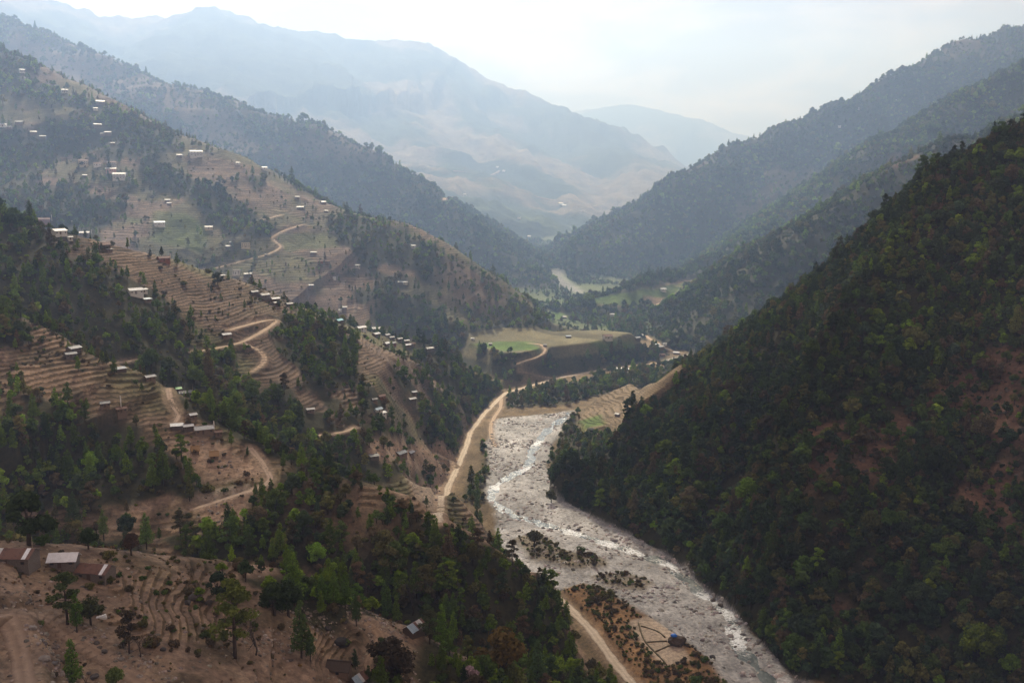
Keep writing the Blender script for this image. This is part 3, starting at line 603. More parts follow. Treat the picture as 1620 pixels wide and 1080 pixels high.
# ---------- houses: where they stand (px, py of the wall foot, width in photo px), walls, roof, style, label ----------
HOUSES = [
 (24,895,62,'stone','rust_tin','near','grey walled hut with half rusty half pale tin roof at the left edge',None,'hut',-.5),
 (102,895,40,'stone','white_tin','near','hut with bright white tin roof between the two rusty roofed huts',None,'hut',-.35),
 (153,914,50,'stone','rust_tin','near','stone hut with dark rusty tin roof and pale ridge, nearest the terraces',None,'hut',-.6),
 (655,1002,32,'wood','mixed_tin','near','tilted hut with grey and rusty tin sheets beside the right hand track',None,'hut',.9),
 (537,1064,36,'mud','thatch','thatch','low dark thatched shed at the bottom edge left of the track',None,'shed',-.35),
 (567,1085,26,'wood','mixed_tin','near','small ruined shed with rusty roof scraps at the bottom edge',None,'shed',.9),
 (117,560,18,'stone','grey_tin','two','two storey grey house on the crest of the wooded spur',None,'house',None),
 (112,566,14,'stone','grey_tin','g','small grey roofed lean-to house in front of the two storey house',None,'house',None),
 (191,588,14,'wood','grey_tin','s','low shed with flat grey roof on the spur crest',None,'shed',None),
 (237,602,14,'mud','pale_tin','g','brown walled hut with pale roof on the spur crest left of the track',None,'hut',None),
 (294,627,18,'stone','grey_tin','g','grey roofed house with a porch beside the earth track on the spur',None,'house',None),
 (283,619,7,'wood','green_sheet','s','tiny shed with green sheet roof next to the grey roofed house',None,'shed',None),
 (305,662,10,'mud','white_tin','g','small hut with white gable roof below the earth track',None,'hut',None),
 (280,678,16,'wood','white_tin','s','low shed with flat white roof left of the long tin roofed house',None,'shed',None),
 (298,680,13,'wood','white_tin','g','short white roofed house tucked behind a dark tree beside the long house',None,'house',None),
 (323,686,26,'mud','pale_tin','g','long house with pale ribbed tin roof on the spur',None,'house',None),
 (345,689,10,'mud','rust_tin','g','small shed with reddish roof right of the long tin roofed house',None,'shed',None),
 (309,716,10,'mud','straw','thatch','small straw roofed hut on the stony slope, the left of two',None,'hut',None),
 (339,724,11,'mud','straw','thatch','small orange straw roofed hut on the stony slope, the right of two',None,'hut',None),
 (166,644,12,'mud','grey_tin','g','grey roofed hut left of the white flag pole on the wooded spur',None,'hut',None),
 (191,653,14,'mud','rust_tin','g','brown roofed hut right under the white flag pole on the spur',None,'hut',None),
 (93,372,19,'white','white_tin','g','white house with broad white roof on the upper crest of the terraced spur',None,'house',None),
 (134,373,13,'mud','white_tin','g','brown walled house with white roof near the crest flag pole',None,'house',None),
 (70,355,14,'red','rust_tin','two','reddish brown house at the top left crest of the terraced spur',None,'house',None),
 (17,343,10,'mud','pale_tin','g','small pale roofed hut at the far left of the terraced crest',None,'hut',None),
 (163,394,18,'mud','rust_tin','g','low brown house with several roofs above the small green plot',None,'house',None),
 (172,398,9,'mud','pale_tin','s','pale roofed lean-to beside the low brown house above the green plot',None,'shed',None),
 (111,380,6,'white','grey_tin','g','tiny white hut below the broad white roofed house',None,'hut',None),
 (214,466,20,'white','white_tin','g','white roofed house standing alone in the middle of the terraces',None,'house',None),
 (227,463,10,'white','pale_tin','g','smaller annex right of the lone white roofed house',None,'house',None),
 (233,477,11,'mud','blue_tin','s','small shed with pale blue roof below the lone white house',None,'shed',None),
 (259,414,16,'red','rust_tin','g','brown house beside a white flag pole on the terraced crest',None,'house',None),
 (402,466,11,'wood','grey_tin','g','dark grey shed on the crest right of the big round tree',None,'shed',None),
 (418,472,16,'stone','dark_tin','g','long dark house in the crest cluster beside two poles',None,'house',None),
 (435,477,13,'mud','white_tin','g','white roofed house at the right end of the crest cluster',None,'house',None),
 (436,482,6,'mud','pale_tin','s','tiny pale roofed shed below the white roofed crest house',None,'shed',None),
 (457,485,11,'stone','dark_tin','g','dark roofed hut just right of the crest cluster',None,'hut',None),
 (358,534,13,'mud','white_tin','g','white roofed hut beside the road zigzag',None,'hut',None),
 (536,511,13,'wood','turquoise','g','house with bright turquoise roof on the spur crest',None,'house',None),
 (571,523,15,'white','white_tin','g','long white roofed house at the left end of the hamlet',None,'house',None),
 (592,525,18,'stone','grey_tin','g','long grey roofed house at the top of the hamlet',None,'house',None),
 (595,534,12,'mud','white_tin','two','white roofed two storey house below the long grey roofed house',None,'house',None),
 (612,533,9,'mud','pale_tin','g','pale roofed hamlet house right of the two storey house',None,'house',None),
 (619,537,9,'stone','dark_tin','g','dark roofed hamlet house at the centre of the top row',None,'house',None),
 (632,540,9,'mud','grey_tin','two','tall grey house at the right of the hamlet top row',None,'house',None),
 (643,542,8,'mud','pale_tin','g','pale roofed house at the right end of the hamlet',None,'house',None),
 (645,549,9,'mud','white_tin','g','whitest roofed house low at the right end of the hamlet',None,'house',None),
 (653,547,7,'mud','rust_tin','g','brown hut at the extreme right of the hamlet',None,'hut',None),
 (611,547,11,'mud','white_tin','g','white fronted house in the middle of the lower hamlet row',None,'house',None),
 (622,546,9,'red','grey_tin','g','reddish house beside the white fronted one in the lower hamlet row',None,'house',None),
 (679,555,13,'stone','dark_tin','g','dark roofed house below the strip of green fields',None,'house',None),
 (674,543,9,'mud','pale_tin','g','pale roofed hut on the green strip right of the hamlet',None,'hut',None),
 (689,547,6,'white','white_tin','g','tiny white hut on the green strip right of the hamlet',None,'hut',None),
 (652,636,11,'stone','white_tin','two','tall white roofed house standing on the lower terraces',None,'house',None),
 (655,624,8,'mud','white_tin','g','small white roofed hut just above the tall house on the lower terraces',None,'hut',None),
 (603,631,12,'red','rust_tin','g','brown house in the small cluster on the lower terraces',None,'house',None),
 (592,636,8,'mud','dark_tin','g','dark hut at the left of the small cluster on the lower terraces',None,'hut',None),
 (598,652,13,'white','blue_tin','g','house with pale blue roof below the brown cluster',None,'house',None),
 (607,656,6,'white','white_tin','s','small white shed right of the pale blue roofed house',None,'shed',None),
 (491,652,11,'mud','white_tin','g','white roofed hut on the small terraces across the gully',None,'hut',None),
 (634,722,18,'mud','grey_tin','g','grey tin roofed shed beside the spoil heap above the valley road',None,'shed',None),
 (650,720,11,'mud','white_tin','g','smaller white roofed shed right of the grey tin roofed shed',None,'shed',None),
 (592,725,13,'stone','dark_tin','s','half built stone walls left of the spoil heap',None,'shed',None),
 (132,262,13,'cream','rust_tin','two','cream two storey house, leftmost of the upper hillside row',None,'house',None),
 (154,263,10,'white','rust_tin','g','white walled house in the middle of the upper hillside row',None,'house',None),
 (177,264,12,'white','rust_tin','two','white two storey house at the right of the upper hillside row',None,'house',None),
 (176,272,14,'pink','dark_tin','g','pinkish red house just above the large white house',None,'house',None),
 (189,284,18,'white','grey_tin','two','large white two storey house below the upper hillside row',None,'house',None),
 (134,280,6,'stone','dark_tin','g','dark hut left below the upper hillside row',None,'hut',None),
 (35,115,7,'white','pale_tin','two','white house high at the upper left corner of the hillside',None,'house',None),
 (102,147,8,'white','dark_tin','two','white house with a tall pole high on the upper left hillside',None,'house',None),
 (158,165,12,'mud','pale_tin','g','long low house near the top of the upper left hillside',None,'house',None),
 (151,174,6,'white','pale_tin','g','small white hut below the long low house near the top',None,'hut',None),
 (154,201,10,'stone','grey_tin','g','grey roofed house among the reddish terraces',None,'house',None),
 (162,214,5,'mud','pale_tin','g','small pale hut left of the house under the reddish terraces',None,'hut',None),
 (171,213,9,'mud','pale_tin','g','pale roofed house under the reddish terraces',None,'house',None),
 (179,229,6,'mud','dark_tin','g','dark hut in the thin trees below the reddish terraces',None,'hut',None),
 (31,197,10,'mud','dark_tin','g','dark roofed house above the left woods',None,'house',None),
 (5,201,9,'white','pale_tin','g','white house at the left edge above the woods',None,'house',None),
 (14,204,8,'mud','grey_tin','g','grey roofed hut right of the white house at the left edge',None,'hut',None),
 (53,212,8,'mud','pale_tin','g','pale roofed hut above the left woods beside the terraces',None,'hut',None),
 (68,219,8,'stone','grey_tin','g','small grey hut at the upper rim of the left woods',None,'hut',None),
 (310,248,18,'white','grey_tin','two','long white two storey house on the upper crest right of the woods',None,'house',None),
 (284,248,7,'mud','pale_tin','g','small hut left of the long white house on the upper crest',None,'hut',None),
 (376,260,6,'white','grey_tin','g','tiny pale hut on the upper crest skyline',None,'hut',None),
 (418,268,8,'white','white_tin','g','bright white roofed hut on the upper crest skyline',None,'hut',None),
 (449,279,5,'white','white_tin','g','tiny white hut on the crest right of the bright roofed one',None,'hut',None),
 (465,285,4,'mud','pale_tin','g','tiny brown hut lower on the skyline crest',None,'hut',None),
 (471,292,7,'mud','grey_tin','two','small two storey house on the crest above the road bends',None,'house',None),
 (511,322,8,'mud','white_tin','g','white roofed hut among the right hand upper terraces',None,'hut',None),
 (516,336,5,'mud','grey_tin','g','grey hut below the white roofed hut on the upper terraces',None,'hut',None),
 (475,331,10,'stone','dark_tin','g','dark low house in the middle of the right hand upper terraces',None,'house',None),
 (470,314,6,'mud','grey_tin','g','grey hut near the top of the right hand upper terraces',None,'hut',None),
 (252,357,15,'white','blue_tin','g','long white house with pale blue roof above the terraced crest',None,'house',None),
 (119,353,9,'stone','pale_tin','s','low pale roofed shed in the fields behind the terraced crest',None,'shed',None),
 (265,319,7,'mud','grey_tin','g','grey roofed hut at the foot of the gully woods',None,'hut',None),
 (268,324,6,'mud','white_tin','g','white roofed hut just below the grey one at the gully woods',None,'hut',None),
 (330,363,11,'cream','dark_tin','g','cream house with a dark doorway above the flat roofed block',None,'house',None),
 (389,392,13,'cream','concrete','flat','cream flat roofed block house above the dirt road bend',None,'house',None),
 (366,386,5,'mud','grey_tin','g','small grey hut up left of the cream block house',None,'hut',None),
 (363,393,10,'stone','grey_tin','g','low stone house left of the cream block house',None,'house',None),
 (374,434,11,'white','concrete','flat','white flat roofed house with a tall mast below the road',None,'house',None),
 (392,437,11,'stone','dark_tin','g','grey stone house right of the white flat roofed one',None,'house',None),
 (352,440,6,'white','pale_tin','g','small white hut beside the big dark round tree',None,'hut',None),
 (496,402,9,'mud','dark_tin','g','dark long hut on the bare brown patch',None,'hut',None),
 (507,416,8,'red','rust_tin','g','red walled house below the bare brown patch',None,'house',None),
 (518,416,7,'mud','rust_tin','g','brown hut right of the red walled house',None,'hut',None),
 (566,423,7,'white','grey_tin','two','small white house at the edge of the pale road cut',None,'house',None),
 (529,442,4,'white','white_tin','g','tiny white hut in the middle of the brown terraces',None,'hut',None),
 (492,454,7,'mud','white_tin','g','white roofed hut alone on the brown terraces below the red house',None,'hut',None),
 (544,489,9,'mud','pale_tin','g','pale roofed hut above the turquoise roof',None,'hut',None),
 (538,493,4,'white','white_tin','g','tiny white shed left of the pale roofed hut above the turquoise roof',None,'shed',None),
 (654,392,7,'white','grey_tin','two','small white house on the far end of the terraced ridge',None,'house',None),
 (632,449,8,'stone','grey_tin','g','grey stone hut in the tree line of the ridge, left of two',None,'hut',None),
 (641,449,7,'white','grey_tin','g','paler hut in the tree line of the ridge, right of two',None,'hut',None),
 (748,538,5,'white','grey_tin','g','tiny white hut at the left end of the flat fields',None,'hut',None),
 (776,546,5,'stone','grey_tin','g','tiny stone hut in the green field on the flat',None,'hut',None),
 (899,534,8,'stone','blue_tin','g','blue grey roofed hut at the back of the flat fields',None,'hut',None),
 (961,536,14,'white','rust_tin','g','long low house on the flat fields under the single tree',None,'house',None),
 (862,548,5,'stone','grey_tin','g','tiny hut beside the bend of the field track',None,'hut',None),
 (1016,534,9,'white','white_tin','two','white roofed two storey house at the head of the village road',None,'house',None),
 (1008,537,9,'wood','pale_tin','g','pale roofed house left of the head of the village road',None,'house',None),
 (1039,547,8,'mud','blue_tin','g','pale blue roofed roadside house, upper of two',None,'house',None),
 (1045,551,8,'mud','white_tin','g','white roofed roadside house, lower of two',None,'house',None),
 (1047,564,8,'pink','rust_tin','two','red roadside house at the corner below the village',None,'house',None),
 (1070,560,9,'mud','white_tin','g','white roofed shed inside the road bend before the bridge',None,'shed',None),
 (1052,546,5,'white','grey_tin','g','tiny white hut right of the village road',None,'hut',None),
 (979,585,11,'wood','white_tin','s','low shelter with white roof beside the valley road',None,'shed',None),
 (997,586,11,'wood','pale_tin','s','low grey roofed shelter right of the white roofed one by the valley road',None,'shed',None),
 (1049,460,9,'white','white_tin','g','white hut on the green terraced knoll',None,'hut',None),
 (1098,447,9,'white','white_tin','g','white house at the top right of the green terraced knoll',None,'house',None),
 (968,499,7,'white','white_tin','g','white hut on the small fields below the knoll woods',None,'hut',None),
 (893,503,6,'mud','grey_tin','g','grey hut on the green fields left of the knoll woods',None,'hut',None),
 (853,481,7,'white','pale_tin','g','white house in the valley mouth village, left of three',None,'house',None),
 (859,487,6,'mud','grey_tin','g','grey house in the valley mouth village, lowest of three',None,'house',None),
 (881,481,8,'white','pale_tin','g','white house in the valley mouth village, right of three',None,'house',None),
 (977,658,7,'mud','white_tin','g','white roofed hut among the terraces on the right bank',None,'hut',None),
 (1357,173,4,'white','white_tin','g','tiny white house high on the far right slope',None,'house',None),
 (1416,160,4,'white','white_tin','g','tiny white house high right on the far right slope',None,'house',None),
 (1328,201,4,'white','white_tin','g','tiny white house lower left on the far right slope',None,'house',None),
 (787,265,4,'white','white_tin','g','tiny white house on the hazy mountain spur, upper left of the pair',None,'house',None),
 (797,271,4,'white','white_tin','g','tiny white house on the hazy mountain spur, lower right of the pair',None,'house',None),
 (735,309,5,'white','white_tin','g','tiny white house at the end of a pale track on the hazy mountain',None,'house',None),
 (821,346,5,'white','white_tin','g','tiny white house on the lower hazy green slope',None,'house',None),
 (837,375,5,'white','white_tin','g','tiny white house lowest on the hazy green slope',None,'house',None),
 (888,323,7,'white','grey_tin','g','pale house in the hazy village on the mountain spur',None,'house',None),
 (893,326,6,'white','white_tin','g','whiter house right in the hazy village on the mountain spur',None,'house',None),
 (922,335,5,'white','white_tin','g','tiny white house right of the hazy village on the mountain spur',None,'house',None),
]
HPOS = []
CLEAR = np.zeros(Z.shape, bool)
for h in HOUSES:
    px, py, wp = h[:3]; x, y, z = hit(px, py); d = math.sqrt(x * x + y * y + z * z); Lm = wp * d / F_PX
    HPOS.append((x, y, z, d, Lm))
    u = np.array([-x, -y]) / math.hypot(x, y)
    for k, rad in ((0, Lm * .75 + 3), (7, 5.0), (13, 4.0)):
        CLEAR |= (GX - x - u[0] * k) ** 2 + (GY - y - u[1] * k) ** 2 < rad ** 2
FD[CLEAR] = 0
# ---------- trees ----------
rng_ = np.random.default_rng(7)
def leaf_material():
    m, nt = new_mat('leaves')
    out = N(nt, 'ShaderNodeOutputMaterial')
    at = N(nt, 'ShaderNodeAttribute', attribute_name='tint', attribute_type='INSTANCER')
    lf = N(nt, 'ShaderNodeAttribute', attribute_name='shade')
    mx = N(nt, 'ShaderNodeMix', data_type='RGBA', blend_type='MULTIPLY'); mx.inputs[0].default_value = 1
    L(nt, at.outputs['Color'], mx.inputs[6]); L(nt, lf.outputs['Color'], mx.inputs[7])
    d = N(nt, 'ShaderNodeBsdfDiffuse'); t = N(nt, 'ShaderNodeBsdfTranslucent'); ms = N(nt, 'ShaderNodeMixShader'); ms.inputs[0].default_value = .32
    L(nt, mx.outputs[2], d.inputs[0]); L(nt, mx.outputs[2], t.inputs[0]); L(nt, d.outputs[0], ms.inputs[1]); L(nt, t.outputs[0], ms.inputs[2])
    L(nt, ms.outputs[0], out.inputs[0]); return m
LEAF = leaf_material()
def plain_mat(name, c, rough=.9, spec=.2, noise=None, metal=0.0):
    m, nt = new_mat(name); out = N(nt, 'ShaderNodeOutputMaterial'); b = N(nt, 'ShaderNodeBsdfPrincipled')
    b.inputs['Roughness'].default_value = rough; b.inputs['Specular IOR Level'].default_value = spec; b.inputs['Metallic'].default_value = metal
    b.inputs['Base Color'].default_value = (*c, 1); L(nt, b.outputs[0], out.inputs[0])
    if noise:
        sc, lo, hi, c2 = noise
        g = N(nt, 'ShaderNodeTexCoord'); n = N(nt, 'ShaderNodeTexNoise'); n.inputs['Scale'].default_value = sc; n.inputs['Detail'].default_value = 5; n.inputs['Roughness'].default_value = .65
        L(nt, g.outputs['Object'], n.inputs['Vector'])
        r = N(nt, 'ShaderNodeMapRange'); L(nt, n.outputs[0], r.inputs[0]); r.inputs[1].default_value = lo; r.inputs[2].default_value = hi
        x = N(nt, 'ShaderNodeMix', data_type='RGBA'); L(nt, r.outputs[0], x.inputs[0]); x.inputs[6].default_value = (*c, 1); x.inputs[7].default_value = (*c2, 1)
        L(nt, x.outputs[2], b.inputs['Base Color'])
    return m
BARK = plain_mat('bark', (.085, .065, .05), noise=(3, .35, .65, (.045, .035, .028)))
def unit(a): return a / (np.linalg.norm(a, axis=-1, keepdims=True) + 1e-9)
def leaf_quads(cent, nrm, size, rg, shade):
    n = len(cent); nrm = unit(nrm + rg.normal(0, .55, (n, 3)))
    t = unit(np.cross(nrm, rg.normal(0, 1, (n, 3)))); b = np.cross(nrm, t)
    s = (size * rg.uniform(.6, 1.3, n))[:, None]; asp = rg.uniform(.55, 1.0, n)[:, None]
    v = np.stack([cent - t * s - b * s * asp * .5, cent + b * s * asp * -.9 + t * s * .2, cent + t * s + b * s * asp * .3, cent - t * s * .1 + b * s * asp], 1).reshape(-1, 3)
    f = np.arange(4 * n).reshape(-1, 4)
    c = np.repeat(np.repeat(shade[:, None], 3, 1), 4, 0)
    return v, f, c
def crown_blobs(blobs, count, size, rg, inner=.35):
    """leaf sprays spread through the outer shell of several unequal clumps"""
    vol = np.array([b[3] * b[4] for b in blobs]); p = vol / vol.sum()
    k = rg.choice(len(blobs), count, p=p); B = np.array(blobs)[k]
    d = unit(rg.normal(0, 1, (count, 3))); rad = (1 - inner * rg.random(count) ** 1.6)[:, None]
    rad = rad * (1 + .16 * np.sin(d[:, :1] * 5 + k[:, None]) * np.cos(d[:, 1:2] * 6 - k[:, None]))
    c = B[:, :3] + d * rad * B[:, [3, 3, 4]]
    sh = rg.uniform(.72, 1.28, count) * (0.85 + .3 * rg.random(len(blobs)))[k]
    return c, d * np.array([1, 1, 1.0]) + np.array([0, 0, .35]), size, sh
def make_tree(kind, seed, hi):
    rg = np.random.default_rng(seed); q = 1.0 if hi else 0.20
    mb = MB(); blobs = []; nt = 7 if hi else 4
    ph = rg.uniform(0, 6.28)
    if kind == 'pine':          # tall, narrow, soft tiers
        H = 12.0; mb.tube([(0, 0, -1), (.1, 0, H * .3), (-.05, .1, H * .65), (0, 0, H * .95)], [.24, .19, .12, .03], nt)
        z = H * rg.uniform(.16, .28); i = 0
        while z < H:
            f = (z / H); r = (2.3 * (1 - f) ** .55 * min(1, f * 2.6 + .25) + .35) * rg.uniform(.75, 1.2)
            for k in range(3 if f < .75 else 2):
                a = ph + i * 2.4 + k * 2.1 + rg.uniform(-.4, .4); e = (math.cos(a) * r * .75, math.sin(a) * r * .75, z)
                if hi: mb.tube([(0, 0, z - .35), e], [.06, .02], 4)
                blobs.append((e[0] * .8, e[1] * .8, z, r * .62, .75))
            z += H * .075 * rg.uniform(.8, 1.25); i += 1
        blobs.append((0, 0, H, .45, .8)); n, s = int(1500 * q) + 60, (.24 if hi else .56)
    elif kind == 'broad':       # round domed crown
        H = 8.0; mb.tube([(0, 0, -1), (.15, .1, H * .25), (.1, -.1, H * .6)], [.32, .26, .14], nt)
        nb = rg.integers(7, 11)
        for i in range(nb):
            a = ph + i * 2.4; rr_ = rg.uniform(.8, 2.5); zz_ = H * rg.uniform(.42, .85) - rr_ * .35
            c = (math.cos(a) * rr_, math.sin(a) * rr_, zz_); rb = rg.uniform(1.0, 1.75)
            blobs.append((*c, rb, rb * .78)); 
            if hi or i < 3: mb.tube([(.1, 0, H * .28), (c[0] * .5, c[1] * .5, zz_ * .75), c], [.14, .09, .03], 4)
        blobs.append((0, 0, H * .85, 1.5, 1.15)); n, s = int(1900 * q) + 60, (.27 if hi else .60)
    elif kind == 'open':        # layered crown, trunk and sky showing through
        H = 12.0; mb.tube([(0, 0, -1), (.1, 0, H * .4), (.2, .15, H * .9)], [.3, .22, .04], nt)
        for i in range(11):
            a = ph + i * 2.4; f = .28 + .68 * i / 10; r = (2.9 * math.sin(math.pi * (f * .8 + .12)) + .3) * rg.uniform(.7, 1.15)
            c = (math.cos(a) * r * .8, math.sin(a) * r * .8, H * f + .5); mb.tube([(.1, .05, H * f - .8), c], [.1, .025], 4)
            rb = rg.uniform(.9, 1.5); blobs.append((*c, rb, rb * .55)); blobs.append((c[0] * .5, c[1] * .5, c[2] + .2, rb * .8, rb * .5))
        blobs.append((.2, .15, H * .97, 1.0, .9)); n, s = int(2300 * q) + 60, (.25 if hi else .6)
    elif kind == 'bush':
        for i in range(5):
            a = ph + i * 2.2; r = rg.uniform(.2, .9); blobs.append((math.cos(a) * r, math.sin(a) * r, rg.uniform(.5, 1.2), rg.uniform(.6, .95), rg.uniform(.5, .8)))
            mb.tube([(0, 0, -.4), blobs[-1][:3]], [.05, .02], 4)
        n, s = int(420 * q) + 60, (.2 if hi else .36)
    elif kind == 'bare':        # leafless, fine grey twigs
        H = 9.0; tips = []
        def grow(p, d, l, r, lev):
            e = p + d * l; mb.tube([tuple(p), tuple(p + d * l * .5 + Vector(rg.normal(0, .06 * l, 3))), tuple(e)], [r, r * .8, r * .55], 5 if lev < 2 else 3)
            if lev >= (4 if hi else 3): tips.append(e); return
            for k in range(3 if lev else 5):
                nd = (d * .75 + Vector(rg.normal(0, .48, 3)) + Vector((0, 0, .18))).normalized()
                grow(e if k < 2 else p + d * l * rg.uniform(.55, .95), nd, l * rg.uniform(.55, .78), r * .55, lev + 1)
        grow(Vector((0, 0, -.6)), Vector((0, 0, 1)), H * .36, .2, 0)
        return mb, None
    c, d, s, sh = crown_blobs(blobs, n, s, rg, .45)
    return mb, leaf_quads(c, d, np.full(n, s), rg, sh)
def crown_mesh(lq):
    v, f, c = lq; me = mesh_np('crown', v, f, LEAF)
    a = me.attributes.new('shade', 'FLOAT_COLOR', 'POINT'); a.data.foreach_set('color', np.concatenate([c, np.ones((len(c), 1))], 1).astype(np.float32).ravel())
    return me
NATH = {'pine': 12.4, 'broad': 8.2, 'open': 12.8, 'bush': 1.9, 'bare': 9.0}
HI = {}; LO = {}
lo_col = bpy.data.collections.new('tree_kinds')      # not part of the scene, only a source for the woods
order = []
for kind, nv in (('pine', 4), ('broad', 5), ('open', 2), ('bush', 3), ('bare', 2)):
    HI[kind] = []; LO[kind] = []
    for k in range(nv):
        mb, lq = make_tree(kind, 100 + 13 * k + len(kind) * 7, True)
        HI[kind].append((mb.mesh('trunk', BARK, True), crown_mesh(lq) if lq else None))
        mb, lq = make_tree(kind, 500 + 17 * k + len(kind) * 7, False)
        if lq:                                        # one light mesh: leaves plus trunk
            v, f, c = lq; tv = np.array(mb.v); tf = [p if len(p) == 4 else (p[0], p[1], p[2], p[-1]) for p in mb.f if len(p) >= 4]
            tf = np.array(tf) + len(v); me = mesh_np('tree', np.r_[v, tv], np.r_[f, tf], LEAF)
            me.materials.append(BARK); mi = np.zeros(len(f) + len(tf), np.int32); mi[len(f):] = 1; me.polygons.foreach_set('material_index', mi)
            cc = np.r_[np.c_[c, np.ones(len(c))], np.ones((len(tv), 4))]
            a = me.attributes.new('shade', 'FLOAT_COLOR', 'POINT'); a.data.foreach_set('color', cc.astype(np.float32).ravel())
        else: me = mb.mesh('tree', BARK)
        nm = 'tree_%02d' % len(order); o = bpy.data.objects.new(nm, me); lo_col.objects.link(o); LO[kind].append(len(order)); order.append(nm)
print('tree kinds', time.time() - T0)
# ----- where they stand -----
P00 = V3.reshape(NR, NAZ, 3)
d1 = P00[1:, 1:] - P00[:-1, :-1]; d2 = P00[:-1, 1:] - P00[1:, :-1]
QA = .5 * np.linalg.norm(np.cross(d1, d2), axis=-1)
QS = SID[:-1, :-1]; QF = FD[:-1, :-1]; QT = TM[:-1, :-1]
inview = (np.abs(AA[:-1, :-1]) < R(30.0))
blocked = (bed * (1 - island) + ROADM)[:-1, :-1] > .25
def scatter(dens):
    lam = np.where(inview & ~blocked, QA * dens, 0); n = rng_.poisson(np.clip(lam, 0, 30)); i, j = np.nonzero(n)
    k = n[i, j]; i = np.repeat(i, k); j = np.repeat(j, k); a = rng_.random(len(i))[:, None]; b = rng_.random(len(i))[:, None]
    p = P00[i, j] * (1 - a) * (1 - b) + P00[i + 1, j] * a * (1 - b) + P00[i, j + 1] * (1 - a) * b + P00[i + 1, j + 1] * a * b
    return p, i, j
TINTS = {'straw': (.22, .155, .085),   # albedo of the foliage
 'dark': (.046, .070, .028), 'green': (.078, .124, .026), 'light': (.135, .205, .022), 'olive': (.115, .115, .038), 'brown': (.105, .082, .046), 'blue': (.052, .082, .046)}
def mix_tints(n, w):
    ks = list(w); p = np.array([w[k] for k in ks], float); p /= p.sum()
    t = np.array([TINTS[k] for k in ks])[rng_.choice(len(ks), n, p=p)]
    return t * rng_.uniform(.75, 1.3, (n, 1)) * rng_.uniform(.92, 1.08, (n, 3))
TREES = []   # records per area: pos, kind, scale, tint
AREAS = [
 # area, spurs, per m2, height scale, kinds, tints
 ('near', ('A',), 1 / 17, .64, {'pine': 3, 'broad': 5, 'bush': 4, 'bare': .8, 'open': 1}, {'dark': 2, 'green': 3, 'light': 3, 'olive': 1.5, 'brown': 1}),
 ('spur', ('B',), 1 / 12, .64, {'pine': 3, 'broad': 6, 'bush': 5, 'bare': .7, 'open': 1}, {'dark': 2.4, 'green': 3, 'light': 2.8, 'olive': 2, 'brown': 1.6}),
 ('terraces', ('C',), 1 / 17, .60, {'pine': 2.2, 'broad': 7, 'bush': 4, 'open': 1, 'bare': .5}, {'dark': 2.6, 'green': 3.4, 'light': 2.2, 'olive': 2.2, 'brown': 1}),
 ('upper', ('D',), 1 / 28, .66, {'pine': 1.5, 'broad': 8, 'bush': 3}, {'dark': 2.4, 'green': 3.4, 'light': 1.5, 'olive': 2.2, 'brown': 1}),
 ('ridge', ('E',), 1 / 60, .9, {'pine': .5, 'broad': 9}, {'dark': 3, 'green': 3, 'olive': 2, 'light': .8, 'blue': 1}),
 ('right far', ('R1',), 1 / 60, .9, {'pine': .5, 'broad': 9}, {'dark': 3, 'green': 3, 'olive': 2, 'light': 1, 'brown': .6}),
 ('right mid', ('R2', 'R3'), 1 / 34, .82, {'pine': .7, 'broad': 9, 'bush': 2}, {'dark': 3, 'green': 3, 'light': 1.2, 'olive': 1.5, 'blue': 1}),
 ('right', ('R4',), 1 / 7.5, .68, {'pine': 1.0, 'broad': 8, 'bush': 8, 'open': .4, 'bare': .3}, {'dark': 5, 'green': 2.6, 'light': .7, 'olive': 1.8, 'brown': 1.3, 'blue': 1}),
 ('floor', ('floor', 'P'), 1 / 16, .65, {'pine': 2, 'broad': 6, 'bush': 4}, {'dark': 2, 'green': 3, 'light': 1, 'olive': 2, 'brown': 1}),
]
clump = fbm(GX, GY, 40, 3, 401)[:-1, :-1]
for nm, sp, dens, hs, kinds, tints in AREAS:
    m = np.isin(QS, [ID[s] for s in sp])
    dm = np.where(m, dens * QF * (1 + .5 * clump), 0)
    sparse = ((1 / 800) * sstep(0.0, .5, clump) * 3.2 + 1 / 1300) * 3.0
    if nm in ('terraces', 'upper', 'near', 'spur'): dm = dm + np.where(m, sparse * QT * (0.35 if nm == 'near' else 1), 0)
    p, i, j = scatter(dm)
    ok = seen(p[:, 0], p[:, 1], p[:, 2] + 9); p = p[ok]; i = i[ok]; j = j[ok]
    n = len(p); ks = list(kinds); kp = np.array([kinds[k] for k in ks], float); kk = rng_.choice(len(ks), n, p=kp / kp.sum())
    isfield = QT[i, j] > .4
    kk = np.where(isfield & (rng_.random(n) < .4), ks.index('pine'), kk)
    patch_ = fbm(p[:, 0], p[:, 1], 55, 3, 821)
    sc = hs * np.exp(rng_.normal(0, .30, n)) * np.where(isfield, .7, 1.0) * (1 + .35 * patch_)
    sc = sc * np.where(np.array([k == 'bush' for k in ks])[kk], 1.15, 1)
    tn = mix_tints(n, tints) * (1 + .7 * fbm(p[:, 0], p[:, 1], 75, 3, 823))[:, None] * np.array([1, 1, 1]) + np.outer(np.clip(fbm(p[:, 0], p[:, 1], 110, 2, 829), 0, 1), [.03, .022, 0])
    tn = np.clip(tn, .012, 1) * (1.25 if nm in ('near', 'spur', 'terraces', 'upper', 'right mid') else 1.1)
    lightk = np.array([k == 'pine' for k in ks])[kk]
    tn = np.where((lightk & (rng_.random(n) < .5) & (nm in ('near', 'spur', 'terraces')))[:, None], np.array(TINTS['light']) * rng_.uniform(.55, 1.1, (n, 1)), tn)
    TREES.append(dict(area=nm, p=p, kind=np.array(ks)[kk], s=sc, t=tn, rz=rng_.uniform(0, 6.28, n)))
    print(nm, n)
